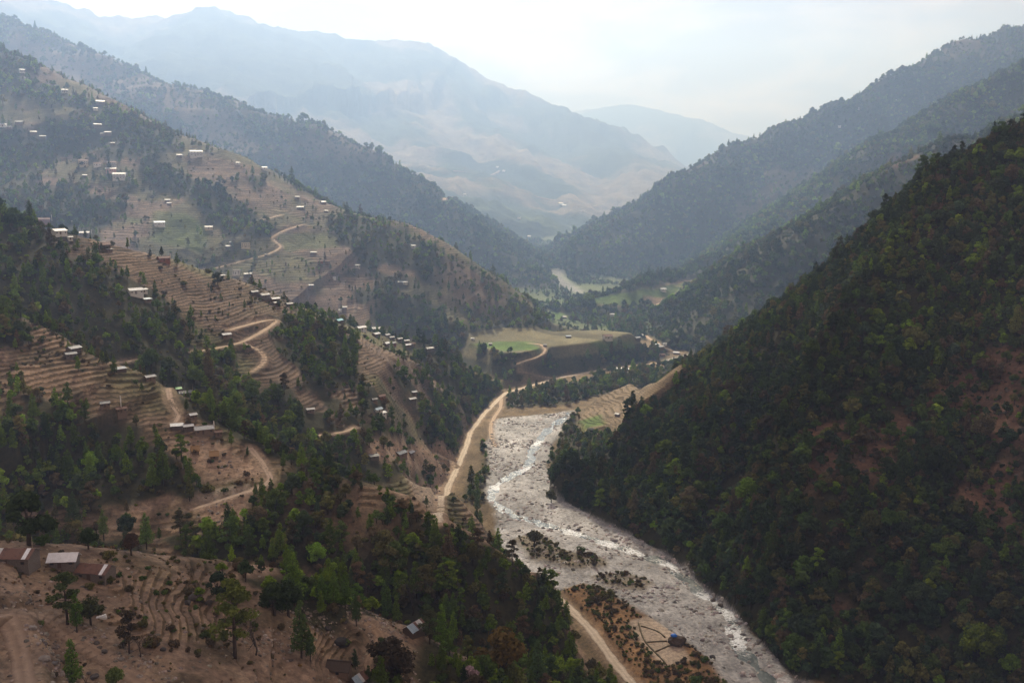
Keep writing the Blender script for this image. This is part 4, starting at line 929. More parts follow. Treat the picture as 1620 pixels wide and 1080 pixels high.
# low dry scrub on the flood plain, banks and slides
sd_ = np.where(np.isin(QS, [0]), np.maximum(plain, island)[:-1, :-1] * (1 - sandfield[:-1, :-1]) / 4.5, 0) + np.where(np.isin(QS, [ID['R4'], ID['B']]), np.maximum(slides, rubble)[:-1, :-1] / 60, 0) + np.where(QS == ID['A'], (.2 + sstep(-.15, .35, clump)) / 34, 0) + np.where(QS == ID['B'], (QT + .3) * (.2 + sstep(-.2, .4, clump)) / 38, 0) + np.where(QS == ID['C'], QT * (.15 + sstep(-.2, .4, clump)) / 50, 0) + np.where(QS == ID['D'], QT * (.15 + sstep(-.2, .4, clump)) / 90, 0)
p, i, j = scatter(sd_); n = len(p)
TREES.append(dict(area='scrub', p=p, kind=np.array(['bush'] * n), s=.52 * np.exp(rng_.normal(0, .45, n)), t=mix_tints(n, {'brown': 4, 'olive': 4, 'green': 2}), rz=rng_.uniform(0, 6.28, n)))
print('scrub', n)
p, i, j = scatter(np.where(QS == ID['A'], (.03 + .35 * sstep(.0, .5, fbm(GX, GY, 12, 3, 881)[:-1, :-1])) * (1 - QF), 0) + np.where(QS == ID['B'], QT * .05 * sstep(-.1, .4, clump), 0)); n = len(p)
TREES.append(dict(area='grass', p=p, kind=np.array(['bush'] * n), s=.20 * np.exp(rng_.normal(0, .4, n)), t=mix_tints(n, {'straw': 4, 'olive': 2, 'brown': 2}), rz=rng_.uniform(0, 6.28, n)))
print('grass', n)
# ----- individual trees: sighted ones first, then the largest of the woods -----
def put_tree(kind, x, y, z, h, tint, rz, label, group=None, cat='tree', var=None):
    tr, cr = HI[kind][(var if var is not None else int(rng_.integers(99))) % len(HI[kind])]
    e = empty('pine_tree' if kind == 'pine' else 'shrub' if kind == 'bush' else 'leafless_tree' if kind == 'bare' else 'broadleaf_tree', (x, y, z - .1), rz)
    s = h / NATH[kind]; e.scale = (s * rng_.uniform(.9, 1.15), s * rng_.uniform(.9, 1.15), s)
    link(bpy.data.objects.new('stems' if kind == 'bush' else 'trunk', tr), e)
    if cr is not None:
        c = link(bpy.data.objects.new('foliage' if kind == 'bush' else 'crown', cr), e); c['tint'] = [float(v) for v in tint]
    tag(e, label, 'shrub' if kind == 'bush' else cat, group)
    return e
SIGHTED = [ # kind, foot (px, py), height in photo px, tint, label
 ('open', 372, 1040, 108, (.080,.098,.022), 'tallest yellow-green tree standing in the middle of the bare foreground fields'),
 ('bare', 404, 1035, 72, None, 'leafless grey tree just right of the tallest foreground tree'),
 ('pine', 477, 1040, 82, (.055,.085,.022), 'slim tall tree on the bare slope right of the tallest foreground tree'),
 ('pine', 491, 1045, 45, (.045,.075,.02), 'short dark columnar tree at the foot of the slim field tree'),
 ('broad', 435, 973, 50, (.032,.048,.018), 'dark round tree of the pair at the top of the foreground field'),
 ('broad', 456, 974, 54, (.030,.046,.018), 'right hand dark tree of the pair at the top of the foreground field'),
 ('broad', 344, 947, 40, (.026,.038,.020), 'dark round tree behind the tallest foreground tree'),
 ('pine', 466, 958, 78, (.082,.135,.022), 'bright green tall tree above the dark pair on the foreground ridge'),
 ('open', 107, 988, 74, (.050,.068,.022), 'thin crowned tree left of the bright columnar tree beside the track loop'),
 ('pine', 122, 1000, 52, (.060,.110,.018), 'bright green columnar tree beside the dirt track loop'),
 ('broad', 144, 988, 40, (.05,.058,.025), 'olive bush-like tree right of the bright columnar tree'),
 ('open', 205, 1036, 62, (.050,.040,.024), 'brownish dark tree right of the rubble bank in the foreground'),
 ('bare', 222, 1038, 42, None, 'small leafless tree beside the brownish tree by the rubble bank'),
 ('pine', 116, 1090, 66, (.072,.120,.02), 'bright green columnar tree at the bottom edge inside the track bend'),
 ('broad', 183, 1092, 34, (.080,.110,.025), 'round yellow-green bush tree at the bottom edge right of the track'),
 ('bare', 137, 1090, 34, None, 'low leafless tree at the bottom edge beside the columnar tree'),
 ('open', 366, 886, 64, (.060,.098,.022), 'green tree with bare lower trunk on the edge above the landslip'),
 ('pine', 395, 884, 38, (.045,.062,.022), 'thin dark tree beside the tree above the landslip'),
 ('pine', 232, 868, 52, (.080,.135,.024), 'bright green tree behind the rusty roofed hut'),
 ('broad', 200, 850, 34, (.026,.040,.018), 'dark round tree left of the bright tree behind the huts'),
 ('broad', 208, 878, 34, (.060,.040,.028), 'reddish brown tree right behind the huts'),
 ('broad', 140, 868, 32, (.030,.046,.02), 'dark shrubby tree behind the white roofed hut'),
 ('broad', 45, 862, 78, (.028,.042,.016), 'big dark spreading tree above the huts at the left'),
 ('pine', 118, 840, 55, (.040,.062,.02), 'slender dark tree on the brown shelf above the huts'),
 ('open', 605, 1062, 48, (.045,.060,.022), 'small tree with dark crown at the bend of the right hand track'),
 ('pine', 564, 990, 46, (.045,.075,.020), 'conical green tree at the upper end of the right hand track'),
 ('pine', 562, 1058, 30, (.035,.055,.018), 'small dark conical tree beside the thatched shed'),
 ('pine', 583, 1085, 30, (.045,.065,.02), 'small bushy tree at the bottom edge beside the rusty shed'),
 ('pine', 699, 1022, 62, (.080,.138,.02), 'bright green tall tree right of the tilted tin roofed hut'),
 ('open', 680, 1018, 52, (.055,.062,.03), 'thin olive tree between the tin roofed hut and the bright tall tree'),
 ('pine', 706, 984, 44, (.072,.120,.022), 'left one of two bright pines above the tin roofed hut'),
 ('pine', 717, 986, 46, (.068,.115,.022), 'right one of two bright pines above the tin roofed hut'),
 ('broad', 795, 1090, 90, (.088,.062,.020), 'large orange-brown tree at the bottom edge among the green woods'),
 ('broad', 742, 1085, 30, (.42,.30,.33), 'pale pink blossoming tree at the bottom edge'),
 ('bare', 652, 972, 64, None, 'tall leafless tree above the tilted tin roofed hut'),
 ('bare', 577, 962, 52, None, 'leafless tree at the edge of the woods above the right hand track'),
 ('pine', 609, 968, 46, (.072,.128,.02), 'bright green pine above the bend of the right hand track'),
 ('pine', 510, 955, 44, (.065,.115,.02), 'leftmost bright pine of the row on the foreground ridge'),
 ('pine', 529, 960, 52, (.070,.120,.02), 'second bright pine from the left in the row on the foreground ridge'),
 ('pine', 546, 962, 50, (.055,.098,.02), 'third bright pine from the left in the row on the foreground ridge'),
 ('pine', 755, 808, 26, (.055,.085,.025), 'lone small tree on the sandy flat between road and river'),
 ('broad', 566, 702, 0, None, ''),
 ('broad', 683, 708, 18, (.05,.055,.028), 'lone round tree on the fields left of the valley road'),
 ('broad', 240, 590, 40, (.050,.078,.024), 'large rounded tree standing over the gully behind the brown hut'),
 ('broad', 345, 452, 22, (.035,.045,.026), 'big dark round tree on the crest of the terraced spur'),
 ('pine', 1105, 1060, 16, (.05,.07,.025), 'small dark tree below the sandy fields by the river'),
 ('broad', 872, 795, 22, (.055,.06,.026), 'round bush on the gravel at the right bank of the river'),
 ('broad', 845, 865, 28, (.06,.058,.03), 'largest bush on the scrubby island in the river bed'),
]
used = []
for kind, px, py, hp, tint, lab in SIGHTED:
    if hp == 0: continue
    x, y, z = hit(px, min(py, 1085)); 
    if py > 1085:
        x, y, z = hit(px, py)
    rg3 = math.sqrt(x * x + y * y + z * z); h = hp * rg3 / F_PX / math.cos(math.atan2(-z, y)) * .98
    put_tree(kind, x, y, z, max(1.5, h), [v * (1.55 if tint[0] < .3 else 1) for v in tint] if tint else (.05, .05, .05), rng_.uniform(0, 6.28), lab); used.append((x, y))
used = np.array(used)
AREA_TXT = {'near': 'on the foreground hillside', 'spur': 'in the woods behind the foreground fields', 'terraces': 'on the terraced spur', 'right': 'on the dark right slope', 'floor': 'on the valley floor near the river', 'upper': 'on the broad upper left hillside', 'right mid': 'on the second slope at the right', 'scrub': 'among the fields and gravel', 'grass': 'on the foreground slope'}
KIND_TXT = {'pine': 'narrow upright tree', 'broad': 'round crowned tree', 'open': 'tall open crowned tree', 'bush': 'low shrub', 'bare': 'leafless grey tree'}
def tone(t):
    l = .3 * t[0] + .6 * t[1] + .1 * t[2]
    if t[0] > t[1]: return 'brownish'
    return 'bright green' if l > .115 else 'mid green' if l > .075 else 'dark green'
cand = []
for ai, T in enumerate(TREES):
    p, s = T['p'], T['s']; h = s * np.array([NATH[k] for k in T['kind']]); dist = np.linalg.norm(p, axis=1)
    fpx, fpy = pix(p[:, 0], p[:, 1], p[:, 2] + h * .5); vis = seen(p[:, 0], p[:, 1], p[:, 2] + h * .6, 0.0) & (fpx > -20) & (fpx < 1640) & (fpy < 1100)
    near = np.min(np.hypot(p[:, None, 0] - used[None, :, 0], p[:, None, 1] - used[None, :, 1]), 1) if len(p) < 30000 else np.full(len(p), 99.)
    T['keep'] = near > 2.2
    size = np.where(vis & T['keep'] & (T['area'] != 'grass'), h / dist, 0)
    for k in np.argsort(-size)[:700]:
        if size[k] > 0: cand.append((size[k], ai, k))
cand.sort(reverse=True); cnt = {}
for sz, ai, k in cand:
    T = TREES[ai]; kind = str(T['kind'][k]); fam = 'bush' if kind == 'bush' else 'tree'
    if cnt.get(fam, 0) >= (60 if fam == 'bush' else 290 - len(used)): continue
    cnt[fam] = cnt.get(fam, 0) + 1
    T['keep'][k] = False; x, y, z = T['p'][k]
    lab = (KIND_TXT[kind] if kind == 'bare' else tone(T['t'][k]) + ' ' + KIND_TXT[kind]) + ' ' + AREA_TXT[T['area']]
    put_tree(kind, float(x), float(y), float(z), float(T['s'][k] * NATH[kind]), T['t'][k], T['rz'][k], lab, lab.replace('tree', 'trees').replace('shrub', 'shrubs'))
print('individual trees', cnt, time.time() - T0)
# ----- the rest of each wood: one mass -----
def points_object(name, p, rz, s3, idx, tint, coll):
    me = bpy.data.meshes.new(name); me.vertices.add(len(p)); me.vertices.foreach_set('co', np.asarray(p, np.float32).ravel())
    def at(n, t, f, a): q = me.attributes.new(n, t, 'POINT'); q.data.foreach_set(f, np.ascontiguousarray(a).ravel())
    rot = np.zeros((len(p), 3), np.float32); rot[:, 2] = rz
    at('rot', 'FLOAT_VECTOR', 'vector', rot); at('scl', 'FLOAT_VECTOR', 'vector', s3.astype(np.float32)); at('idx', 'INT', 'value', idx.astype(np.int32))
    at('tint', 'FLOAT_COLOR', 'color', np.c_[tint, np.ones(len(p))].astype(np.float32))
    o = link(bpy.data.objects.new(name, me))
    ng = bpy.data.node_groups.new(name, 'GeometryNodeTree')
    ng.interface.new_socket('Geometry', in_out='INPUT', socket_type='NodeSocketGeometry'); ng.interface.new_socket('Geometry', in_out='OUTPUT', socket_type='NodeSocketGeometry')
    gi = N(ng, 'NodeGroupInput'); go = N(ng, 'NodeGroupOutput'); ci = N(ng, 'GeometryNodeCollectionInfo')
    ci.inputs['Collection'].default_value = coll; ci.inputs['Separate Children'].default_value = True; ci.inputs['Reset Children'].default_value = True
    iop = N(ng, 'GeometryNodeInstanceOnPoints'); iop.inputs['Pick Instance'].default_value = True
    def na(n, t): q = N(ng, 'GeometryNodeInputNamedAttribute', data_type=t); q.inputs['Name'].default_value = n; return q.outputs['Attribute']
    L(ng, gi.outputs[0], iop.inputs['Points']); L(ng, ci.outputs[0], iop.inputs['Instance']); L(ng, na('idx', 'INT'), iop.inputs['Instance Index'])
    L(ng, na('rot', 'FLOAT_VECTOR'), iop.inputs['Rotation']); L(ng, na('scl', 'FLOAT_VECTOR'), iop.inputs['Scale']); L(ng, iop.outputs[0], go.inputs[0])
    md = o.modifiers.new('scatter', 'NODES'); md.node_group = ng
    return o
WOODNAME = {'near': 'woodland below the foreground fields', 'spur': 'mixed woods covering the spur behind the foreground fields', 'terraces': 'woods and field trees on the terraced spur', 'upper': 'woods and field trees on the broad upper left hillside', 'ridge': 'forest covering the left ridge', 'right far': 'hazy forest on the far right slope', 'right mid': 'forest on the second right slopes', 'right': 'dense dark forest on the lower right slope', 'floor': 'trees and bushes along the valley floor', 'scrub': 'dry low scrub on the fields, banks and flood plain', 'grass': 'dry grass tufts on the bare foreground slope'}
for T in TREES:
    k = T['keep']; n = int(k.sum())
    if n == 0: continue
    idx = np.array([LO[q][int(rng_.integers(99)) % len(LO[q])] for q in T['kind'][k]])
    s = T['s'][k]; s3 = np.stack([s * rng_.uniform(.85, 1.25, n), s * rng_.uniform(.85, 1.25, n), s], 1)
    o = points_object('scrub' if T['area'] == 'scrub' else 'dry_grass' if T['area'] == 'grass' else 'woodland', T['p'][k], T['rz'][k], s3, idx, T['t'][k], lo_col)
    tag(o, WOODNAME[T['area']], 'scrub' if T['area'] == 'scrub' else 'grass' if T['area'] == 'grass' else 'woodland', None, 'stuff')
print('woods', time.time() - T0)
# ---------- roads, river, stones ----------
def dirt_mat():
    m, nt = new_mat('dirt_road'); out = N(nt, 'ShaderNodeOutputMaterial'); b = N(nt, 'ShaderNodeBsdfPrincipled'); b.inputs['Roughness'].default_value = .95; b.inputs['Specular IOR Level'].default_value = .1
    at = N(nt, 'ShaderNodeAttribute', attribute_name='across'); tn = N(nt, 'ShaderNodeAttribute', attribute_name='tone'); g = N(nt, 'ShaderNodeNewGeometry')
    n = N(nt, 'ShaderNodeTexNoise'); n.inputs['Scale'].default_value = .5; n.inputs['Detail'].default_value = 6; n.inputs['Roughness'].default_value = .7; L(nt, g.outputs['Position'], n.inputs['Vector'])
    # two paler wheel tracks, a darker crown and loose edges
    rp = N(nt, 'ShaderNodeValToRGB'); e = rp.color_ramp.elements; e[0].color = (.62, .58, .52, 1); e[1].position = 1; e[1].color = (.62, .58, .52, 1)
    for p, c in ((.14, (.85, .83, .8, 1)), (.28, (1.06, 1.05, 1.02, 1)), (.42, (.92, .9, .86, 1)), (.5, (.82, .79, .74, 1)), (.58, (.92, .9, .86, 1)), (.72, (1.06, 1.05, 1.02, 1)), (.86, (.85, .83, .8, 1))):
        k = e.new(p); k.color = c
    ad = N(nt, 'ShaderNodeMath', operation='MULTIPLY_ADD'); L(nt, n.outputs[0], ad.inputs[0]); ad.inputs[1].default_value = .3; 
    s_ = N(nt, 'ShaderNodeMath', operation='SUBTRACT'); L(nt, at.outputs['Fac'], s_.inputs[0]); s_.inputs[1].default_value = .15; L(nt, s_.outputs[0], ad.inputs[2]); L(nt, ad.outputs[0], rp.inputs[0])
    x = N(nt, 'ShaderNodeMix', data_type='RGBA', blend_type='MULTIPLY'); x.inputs[0].default_value = 1; L(nt, rp.outputs[0], x.inputs[6]); L(nt, tn.outputs['Color'], x.inputs[7])
    r = N(nt, 'ShaderNodeMapRange'); L(nt, n.outputs[0], r.inputs[0]); r.inputs[1].default_value = .3; r.inputs[2].default_value = .7; r.inputs[3].default_value = .75; r.inputs[4].default_value = 1.2
    y = N(nt, 'ShaderNodeMix', data_type='RGBA', blend_type='MULTIPLY'); y.inputs[0].default_value = 1; L(nt, x.outputs[2], y.inputs[6]); L(nt, r.outputs[0], y.inputs[7])
    L(nt, y.outputs[2], b.inputs['Base Color']); bp = N(nt, 'ShaderNodeBump'); bp.inputs['Distance'].default_value = .15; L(nt, n.outputs[0], bp.inputs['Height']); L(nt, bp.outputs[0], b.inputs['Normal'])
    L(nt, b.outputs[0], out.inputs[0]); return m
DIRT = dirt_mat()
ROADLAB = {'faint': 'pale track on the hazy far mountain', 'valley': 'pale dirt road along the valley floor beside the river', 'fork': 'short dirt branch left of the valley road below the flat fields', 'plateau': 'dirt track winding up to the flat green fields', 'rivertrack': 'sandy track down to the head of the gravel bed', 'zigzag': 'dirt road zigzagging on the brown terraced spur', 'gullyroad': 'short visible stretch of dirt road in the wooded gully', 'spur': 'narrow dirt road on the spur behind the foreground', 'loop': 'brown dirt track looping round at the lower left', 'hut': 'narrow earth track winding past the tilted tin roofed hut', 'upper': 'dirt road crossing the broad upper left hillside', 'switchback': 'dirt road switchbacks below the green terraces', 'village': 'road through the roadside houses towards the bridge', 'camp': 'short earth drive to the sheds above the valley road', 'lower': 'narrow earth road on the lower terraces left of the sheds'}
TONES = {'loop': (.29, .215, .16), 'hut': (.30, .215, .15), 'valley': (.50, .43, .35), 'spur': (.42, .33, .26)}
for nm, w, ln in road_lines:
    t = np.gradient(ln[:, :2], axis=0); t /= np.linalg.norm(t, axis=1, keepdims=True) + 1e-9; nrm = np.c_[-t[:, 1], t[:, 0]]
    K = 9; across = np.linspace(0, 1, K); vv = []
    wv = w * (1 + .10 * np.sin(np.arange(len(ln)) * .37) + .07 * np.sin(np.arange(len(ln)) * 1.1))
    for k, a in enumerate(across):
        off = (a - .5) * wv * (1 + (.10 * np.sin(np.arange(len(ln)) * (.9 + k)) if k in (0, K - 1) else 0))
        q = ln[:, :2] + nrm * off[:, None]; rut = -.07 * (abs(abs(a - .5) - .22) < .08) + .05 * (1 - abs(a - .5) * 2)
        zz_ = ln[:, 2] + .05 + rut
        if k in (0, K - 1): zz_ = zat(q[:, 0], q[:, 1]) - .04
        vv.append(np.c_[q, zz_])
    vv = np.stack(vv, 1); n = len(ln); idx = np.arange(n * K).reshape(n, K)
    f = np.stack([idx[:-1, 1:], idx[:-1, :-1], idx[1:, :-1], idx[1:, 1:]], -1).reshape(-1, 4)
    me = mesh_np('dirt_road', vv.reshape(-1, 3), f, DIRT, True)
    a = me.attributes.new('across', 'FLOAT', 'POINT'); a.data.foreach_set('value', np.tile(across, n).astype(np.float32))
    tc_ = TONES.get(nm, (.42, .33, .25)); a = me.attributes.new('tone', 'FLOAT_COLOR', 'POINT'); a.data.foreach_set('color', np.tile(np.array([*tc_, 1], np.float32), n * K))
    tag(link(bpy.data.objects.new('dirt_road', me)), ROADLAB[nm], None, None, 'structure')
# river
def water_mat():
    m, nt = new_mat('river_water'); out = N(nt, 'ShaderNodeOutputMaterial'); b = N(nt, 'ShaderNodeBsdfPrincipled'); b.inputs['Roughness'].default_value = .22
    b.inputs['Base Color'].default_value = (.055, .075, .075, 1)
    g = N(nt, 'ShaderNodeNewGeometry'); fo = N(nt, 'ShaderNodeAttribute', attribute_name='foam')
    n = N(nt, 'ShaderNodeTexNoise'); n.inputs['Scale'].default_value = .55; n.inputs['Detail'].default_value = 6; n.inputs['Roughness'].default_value = .7; n.inputs['Distortion'].default_value = 1.2; L(nt, g.outputs['Position'], n.inputs['Vector'])
    ad = N(nt, 'ShaderNodeMath', operation='ADD'); L(nt, n.outputs[0], ad.inputs[0]); L(nt, fo.outputs['Fac'], ad.inputs[1])
    r = N(nt, 'ShaderNodeMapRange'); L(nt, ad.outputs[0], r.inputs[0]); r.inputs[1].default_value = .86; r.inputs[2].default_value = 1.06
    wd_ = N(nt, 'ShaderNodeBsdfDiffuse'); wd_.inputs[0].default_value = (.80, .83, .84, 1)
    ms = N(nt, 'ShaderNodeMixShader'); L(nt, r.outputs[0], ms.inputs[0]); L(nt, b.outputs[0], ms.inputs[1]); L(nt, wd_.outputs[0], ms.inputs[2])
    bp = N(nt, 'ShaderNodeBump'); bp.inputs['Distance'].default_value = .35; bp.inputs['Strength'].default_value = .7; L(nt, n.outputs[0], bp.inputs['Height']); L(nt, bp.outputs[0], b.inputs['Normal'])
    L(nt, ms.outputs[0], out.inputs[0]); return m
WAT = water_mat()
RAPID = [on_floor(*p) for p in [(850,700),(838,742),(790,768),(905,842),(960,860),(1005,872),(1060,895),(1150,968),(1164,1000),(1166,1015),(1120,945)]]
def water_strip(name, line, width, label, lift):
    n = len(line); K = 13; t = np.gradient(line, axis=0); t /= np.linalg.norm(t, axis=1, keepdims=True) + 1e-9; nr = np.c_[-t[:, 1], t[:, 0]]
    i = np.arange(n); w = width * (1 + .30 * np.sin(i * .071 + 1) + .18 * np.sin(i * .19)); vv = []; fm_ = []
    for a in np.linspace(-.5, .5, K):
        q = line + nr * (a * w * (1 + .10 * np.sin(i * .61 + a * 9)))[:, None]
        zz_ = FLOOR(q[:, 1]) + lift + fbm(q[:, 0], q[:, 1], 3.0, 3, 511) * .16
        vv.append(np.c_[q, zz_]); d = np.min(np.stack([np.hypot(q[:, 0] - rx, (q[:, 1] - ry)) for rx, ry in RAPID]), 0)
        fm_.append(.15 + .40 * np.exp(-(d / 13) ** 2) - .10 * abs(a))
    vv = np.stack(vv, 1); idx = np.arange(n * K).reshape(n, K); f = np.stack([idx[:-1, 1:], idx[:-1, :-1], idx[1:, :-1], idx[1:, 1:]], -1).reshape(-1, 4)
    me = mesh_np(name, vv.reshape(-1, 3), f, WAT, True); a = me.attributes.new('foam', 'FLOAT', 'POINT'); a.data.foreach_set('value', np.stack(fm_, 1).astype(np.float32).ravel())
    return tag(link(bpy.data.objects.new(name, me)), label, None, None, 'structure')
water_strip('river', smooth_line(wl, 1.2), 15.0, 'shallow river with white rapids winding through the gravel', -.50)
water_strip('river', smooth_line([on_floor(*p) for p in [(1112,572),(1100,580),(1085,590),(1070,600)]], 2.0), 14, 'bright stretch of river under the road bridge', .55)
water_strip('river', smooth_line([on_floor(*p) for p in [(880,412),(882,425),(868,440)]], 8.0), 26, 'far stretch of river in the valley gap', 1.2)
# stones
def stone_mesh(seed, flat=.7):
    rg = np.random.default_rng(seed); bm = bmesh.new(); bmesh.ops.create_icosphere(bm, subdivisions=2, radius=.5)
    dirs = [Vector(unit(rg.normal(0, 1, 3))) for _ in range(7)]; offs = rg.uniform(.28, .46, 7)
    for v in bm.verts:
        for d, o in zip(dirs, offs):
            k = v.co.dot(d)
            if k > o: v.co -= d * (k - o)
        v.co *= rg.uniform(.95, 1.05); v.co.z *= flat
    me = bpy.data.meshes.new('stone'); bm.to_mesh(me); bm.free(); return me
def stone_mat():
    m, nt = new_mat('stone'); out = N(nt, 'ShaderNodeOutputMaterial'); b = N(nt, 'ShaderNodeBsdfPrincipled'); b.inputs['Roughness'].default_value = .9; b.inputs['Specular IOR Level'].default_value = .2
    at = N(nt, 'ShaderNodeAttribute', attribute_name='tint', attribute_type='INSTANCER'); g = N(nt, 'ShaderNodeNewGeometry')
    n = N(nt, 'ShaderNodeTexNoise'); n.inputs['Scale'].default_value = 1.8; n.inputs['Detail'].default_value = 5; L(nt, g.outputs['Position'], n.inputs['Vector'])
    r = N(nt, 'ShaderNodeMapRange'); L(nt, n.outputs[0], r.inputs[0]); r.inputs[1].default_value = .3; r.inputs[2].default_value = .7; r.inputs[3].default_value = .6; r.inputs[4].default_value = 1.3
    x = N(nt, 'ShaderNodeMix', data_type='RGBA', blend_type='MULTIPLY'); x.inputs[0].default_value = 1; L(nt, at.outputs['Color'], x.inputs[6]); L(nt, r.outputs[0], x.inputs[7]); L(nt, x.outputs[2], b.inputs['Base Color'])
    L(nt, b.outputs[0], out.inputs[0]); return m
STONE = stone_mat(); st_col = bpy.data.collections.new('stone_kinds')
for k in range(6):
    me = stone_mesh(40 + k); me.materials.append(STONE); st_col.objects.link(bpy.data.objects.new('stone_%02d' % k, me))
def stones(name, dens, smin, smax, tint, label, pw=2.2):
    p, i, j = scatter_raw(dens); n = len(p)
    if n == 0: return
    s = smin + (smax - smin) * rng_.random(n) ** (pw * 2); s3 = s[:, None] * rng_.uniform(.7, 1.35, (n, 3))
    tn = np.array(tint) * rng_.uniform(.35, 1.5, (n, 1)) * rng_.uniform(.94, 1.06, (n, 3))
    o = points_object(name, p - np.c_[np.zeros((n, 2)), s * .12], rng_.uniform(0, 6.28, n), s3, rng_.integers(0, 6, n), tn, st_col)
    tag(o, label, 'stones', None, 'stuff'); print(name, n)
def scatter_raw(dens):
    lam = np.where(np.abs(AA[:-1, :-1]) < R(30), QA * dens, 0); n = rng_.poisson(np.clip(lam, 0, 30)); i, j = np.nonzero(n)
    k = n[i, j]; i = np.repeat(i, k); j = np.repeat(j, k); a = rng_.random(len(i))[:, None]; b = rng_.random(len(i))[:, None]
    p = P00[i, j] * (1 - a) * (1 - b) + P00[i + 1, j] * a * (1 - b) + P00[i, j + 1] * (1 - a) * b + P00[i + 1, j + 1] * a * b
    ok = seen(p[:, 0], p[:, 1], p[:, 2] + 1, .004); return p[ok], i[ok], j[ok]
q_ = lambda a: a[:-1, :-1]
barn = sstep(-.25, .35, fbm(GX, GY, 18, 3, 601))
stones('river_stones', np.where(RR[:-1, :-1] < 950, q_(bed) * (.06 + .42 * q_(barn)) * (1 - .5 * q_(island)), 0), .3, 3.4, (.33, .305, .29), 'grey boulders and cobbles of the river bed', 1.6)
rb = zmax([('A', [(20,1000),(60,1000),(110,1040),(150,1080),(160,1120),(90,1120),(60,1060)]), ('A', [(100,1000),(150,1000),(190,1030),(260,1050),(300,1090),(250,1110),(180,1050)]), ('A', [(0,930),(60,935),(60,955),(0,960)]), ('A', [(350,1010),(420,1000),(470,960),(520,980),(500,1040),(400,1050)]), ('A', [(540,960),(610,970),(640,1010),(600,1020)]), ('A', [(620,1060),(700,1090),(640,1120),(560,1090)])], 2, 3)
stones('rubble', np.where(QS == ID['A'], q_(rb) * 1.6 + .06 + .14 * q_(barn), 0), .13, 1.3, (.24, .205, .175), 'grey rubble scattered over the foreground slope', 1.5)
stones('rubble', np.where(np.isin(QS, [ID['B'], ID['C'], 0]), q_(rubble) * .11, 0), .4, 2.2, (.20, .175, .155), 'broken rock along the road cuts and landslips', 1.6)
stones('rock_debris', np.where(QS == ID['R4'], q_(slides) * .07, 0), .6, 3.2, (.13, .105, .085), 'broken dark rock on the bare patches of the right slope', 1.4)
# single boulders one can point at
def boulder(px, py, wpx, tint, label, flat=.75, seed=1, rz=0.3):
    x, y, z = hit(px, py); rg3 = math.sqrt(x * x + y * y + z * z); w = wpx * rg3 / F_PX
    me = stone_mesh(900 + seed, flat); me.materials.append(STONE); o = link(bpy.data.objects.new('boulder', me)); o.location = (x, y, z + w * .16); o.scale = (w, w * .75, w * .8); o.rotation_euler = (.1, .05, rz)
    o['tint'] = [float(v) for v in tint]; tag(o, label, 'boulder', 'large boulders'); return o
BOULD = [(1072,1018,34,(.085,.065,.05),'huge dark boulder with a blue tarp on top beside the sandy field'),(1127,1041,13,(.05,.045,.042),'black boulder standing at the edge of the river gravel'),
 (541,1020,30,(.035,.032,.03),'big black boulder left of the right hand track'),(308,948,22,(.07,.06,.055),'dark rock at the edge of the foreground terraces'),(297,955,14,(.06,.055,.05),'smaller dark rock touching the terrace edge rock'),
 (70,1045,18,(.22,.20,.18),'pale slab rock in the rubble beside the track loop'),(52,995,14,(.24,.215,.195),'pale rock at the upper end of the rubble bank'),(86,1050,12,(.16,.15,.145),'grey rock at the lower end of the rubble bank'),
 (150,1072,16,(.10,.09,.085),'grey slab right of the bottom columnar tree'),(165,1032,12,(.10,.088,.08),'dark rock below the track in the foreground'),(545,985,12,(.07,.06,.055),'dark rock beside the conical tree at the track'),
 (520,995,14,(.06,.052,.048),'dark rock left of the conical tree on the slope'),(258,1028,10,(.06,.055,.052),'small black rock below the terraces'),(250,1020,9,(.07,.065,.06),'small dark rock left of the black rock below the terraces'),
 (935,682,14,(.04,.038,.036),'black boulder below the small green fields'),(914,720,12,(.05,.045,.04),'dark boulder on the right bank slope'),(820,812,6,(.05,.048,.046),'dark boulder in midstream below the first bend'),(915,838,7,(.06,.055,.05),'dark boulder at the edge of the rapids'),
 (1128,950,12,(.15,.135,.125),'pale boulder at the right bank beside the pool'),(1140,958,10,(.14,.125,.115),'second pale boulder at the right bank beside the pool'),(330,955,14,(.06,.052,.047),'dark rock right behind the terrace field rocks'),(610,1012,10,(.15,.13,.115),'grey rock on the inner side of the track bend'),
 (460,1045,9,(.09,.075,.065),'rounded brown rock below the slim field tree'),(612,970,8,(.2,.185,.17),'pale rock heap above the right hand track')]
for k, b in enumerate(BOULD): boulder(*b[:5], seed=k, rz=k * 1.3, flat=.6 + .03 * (k % 7))
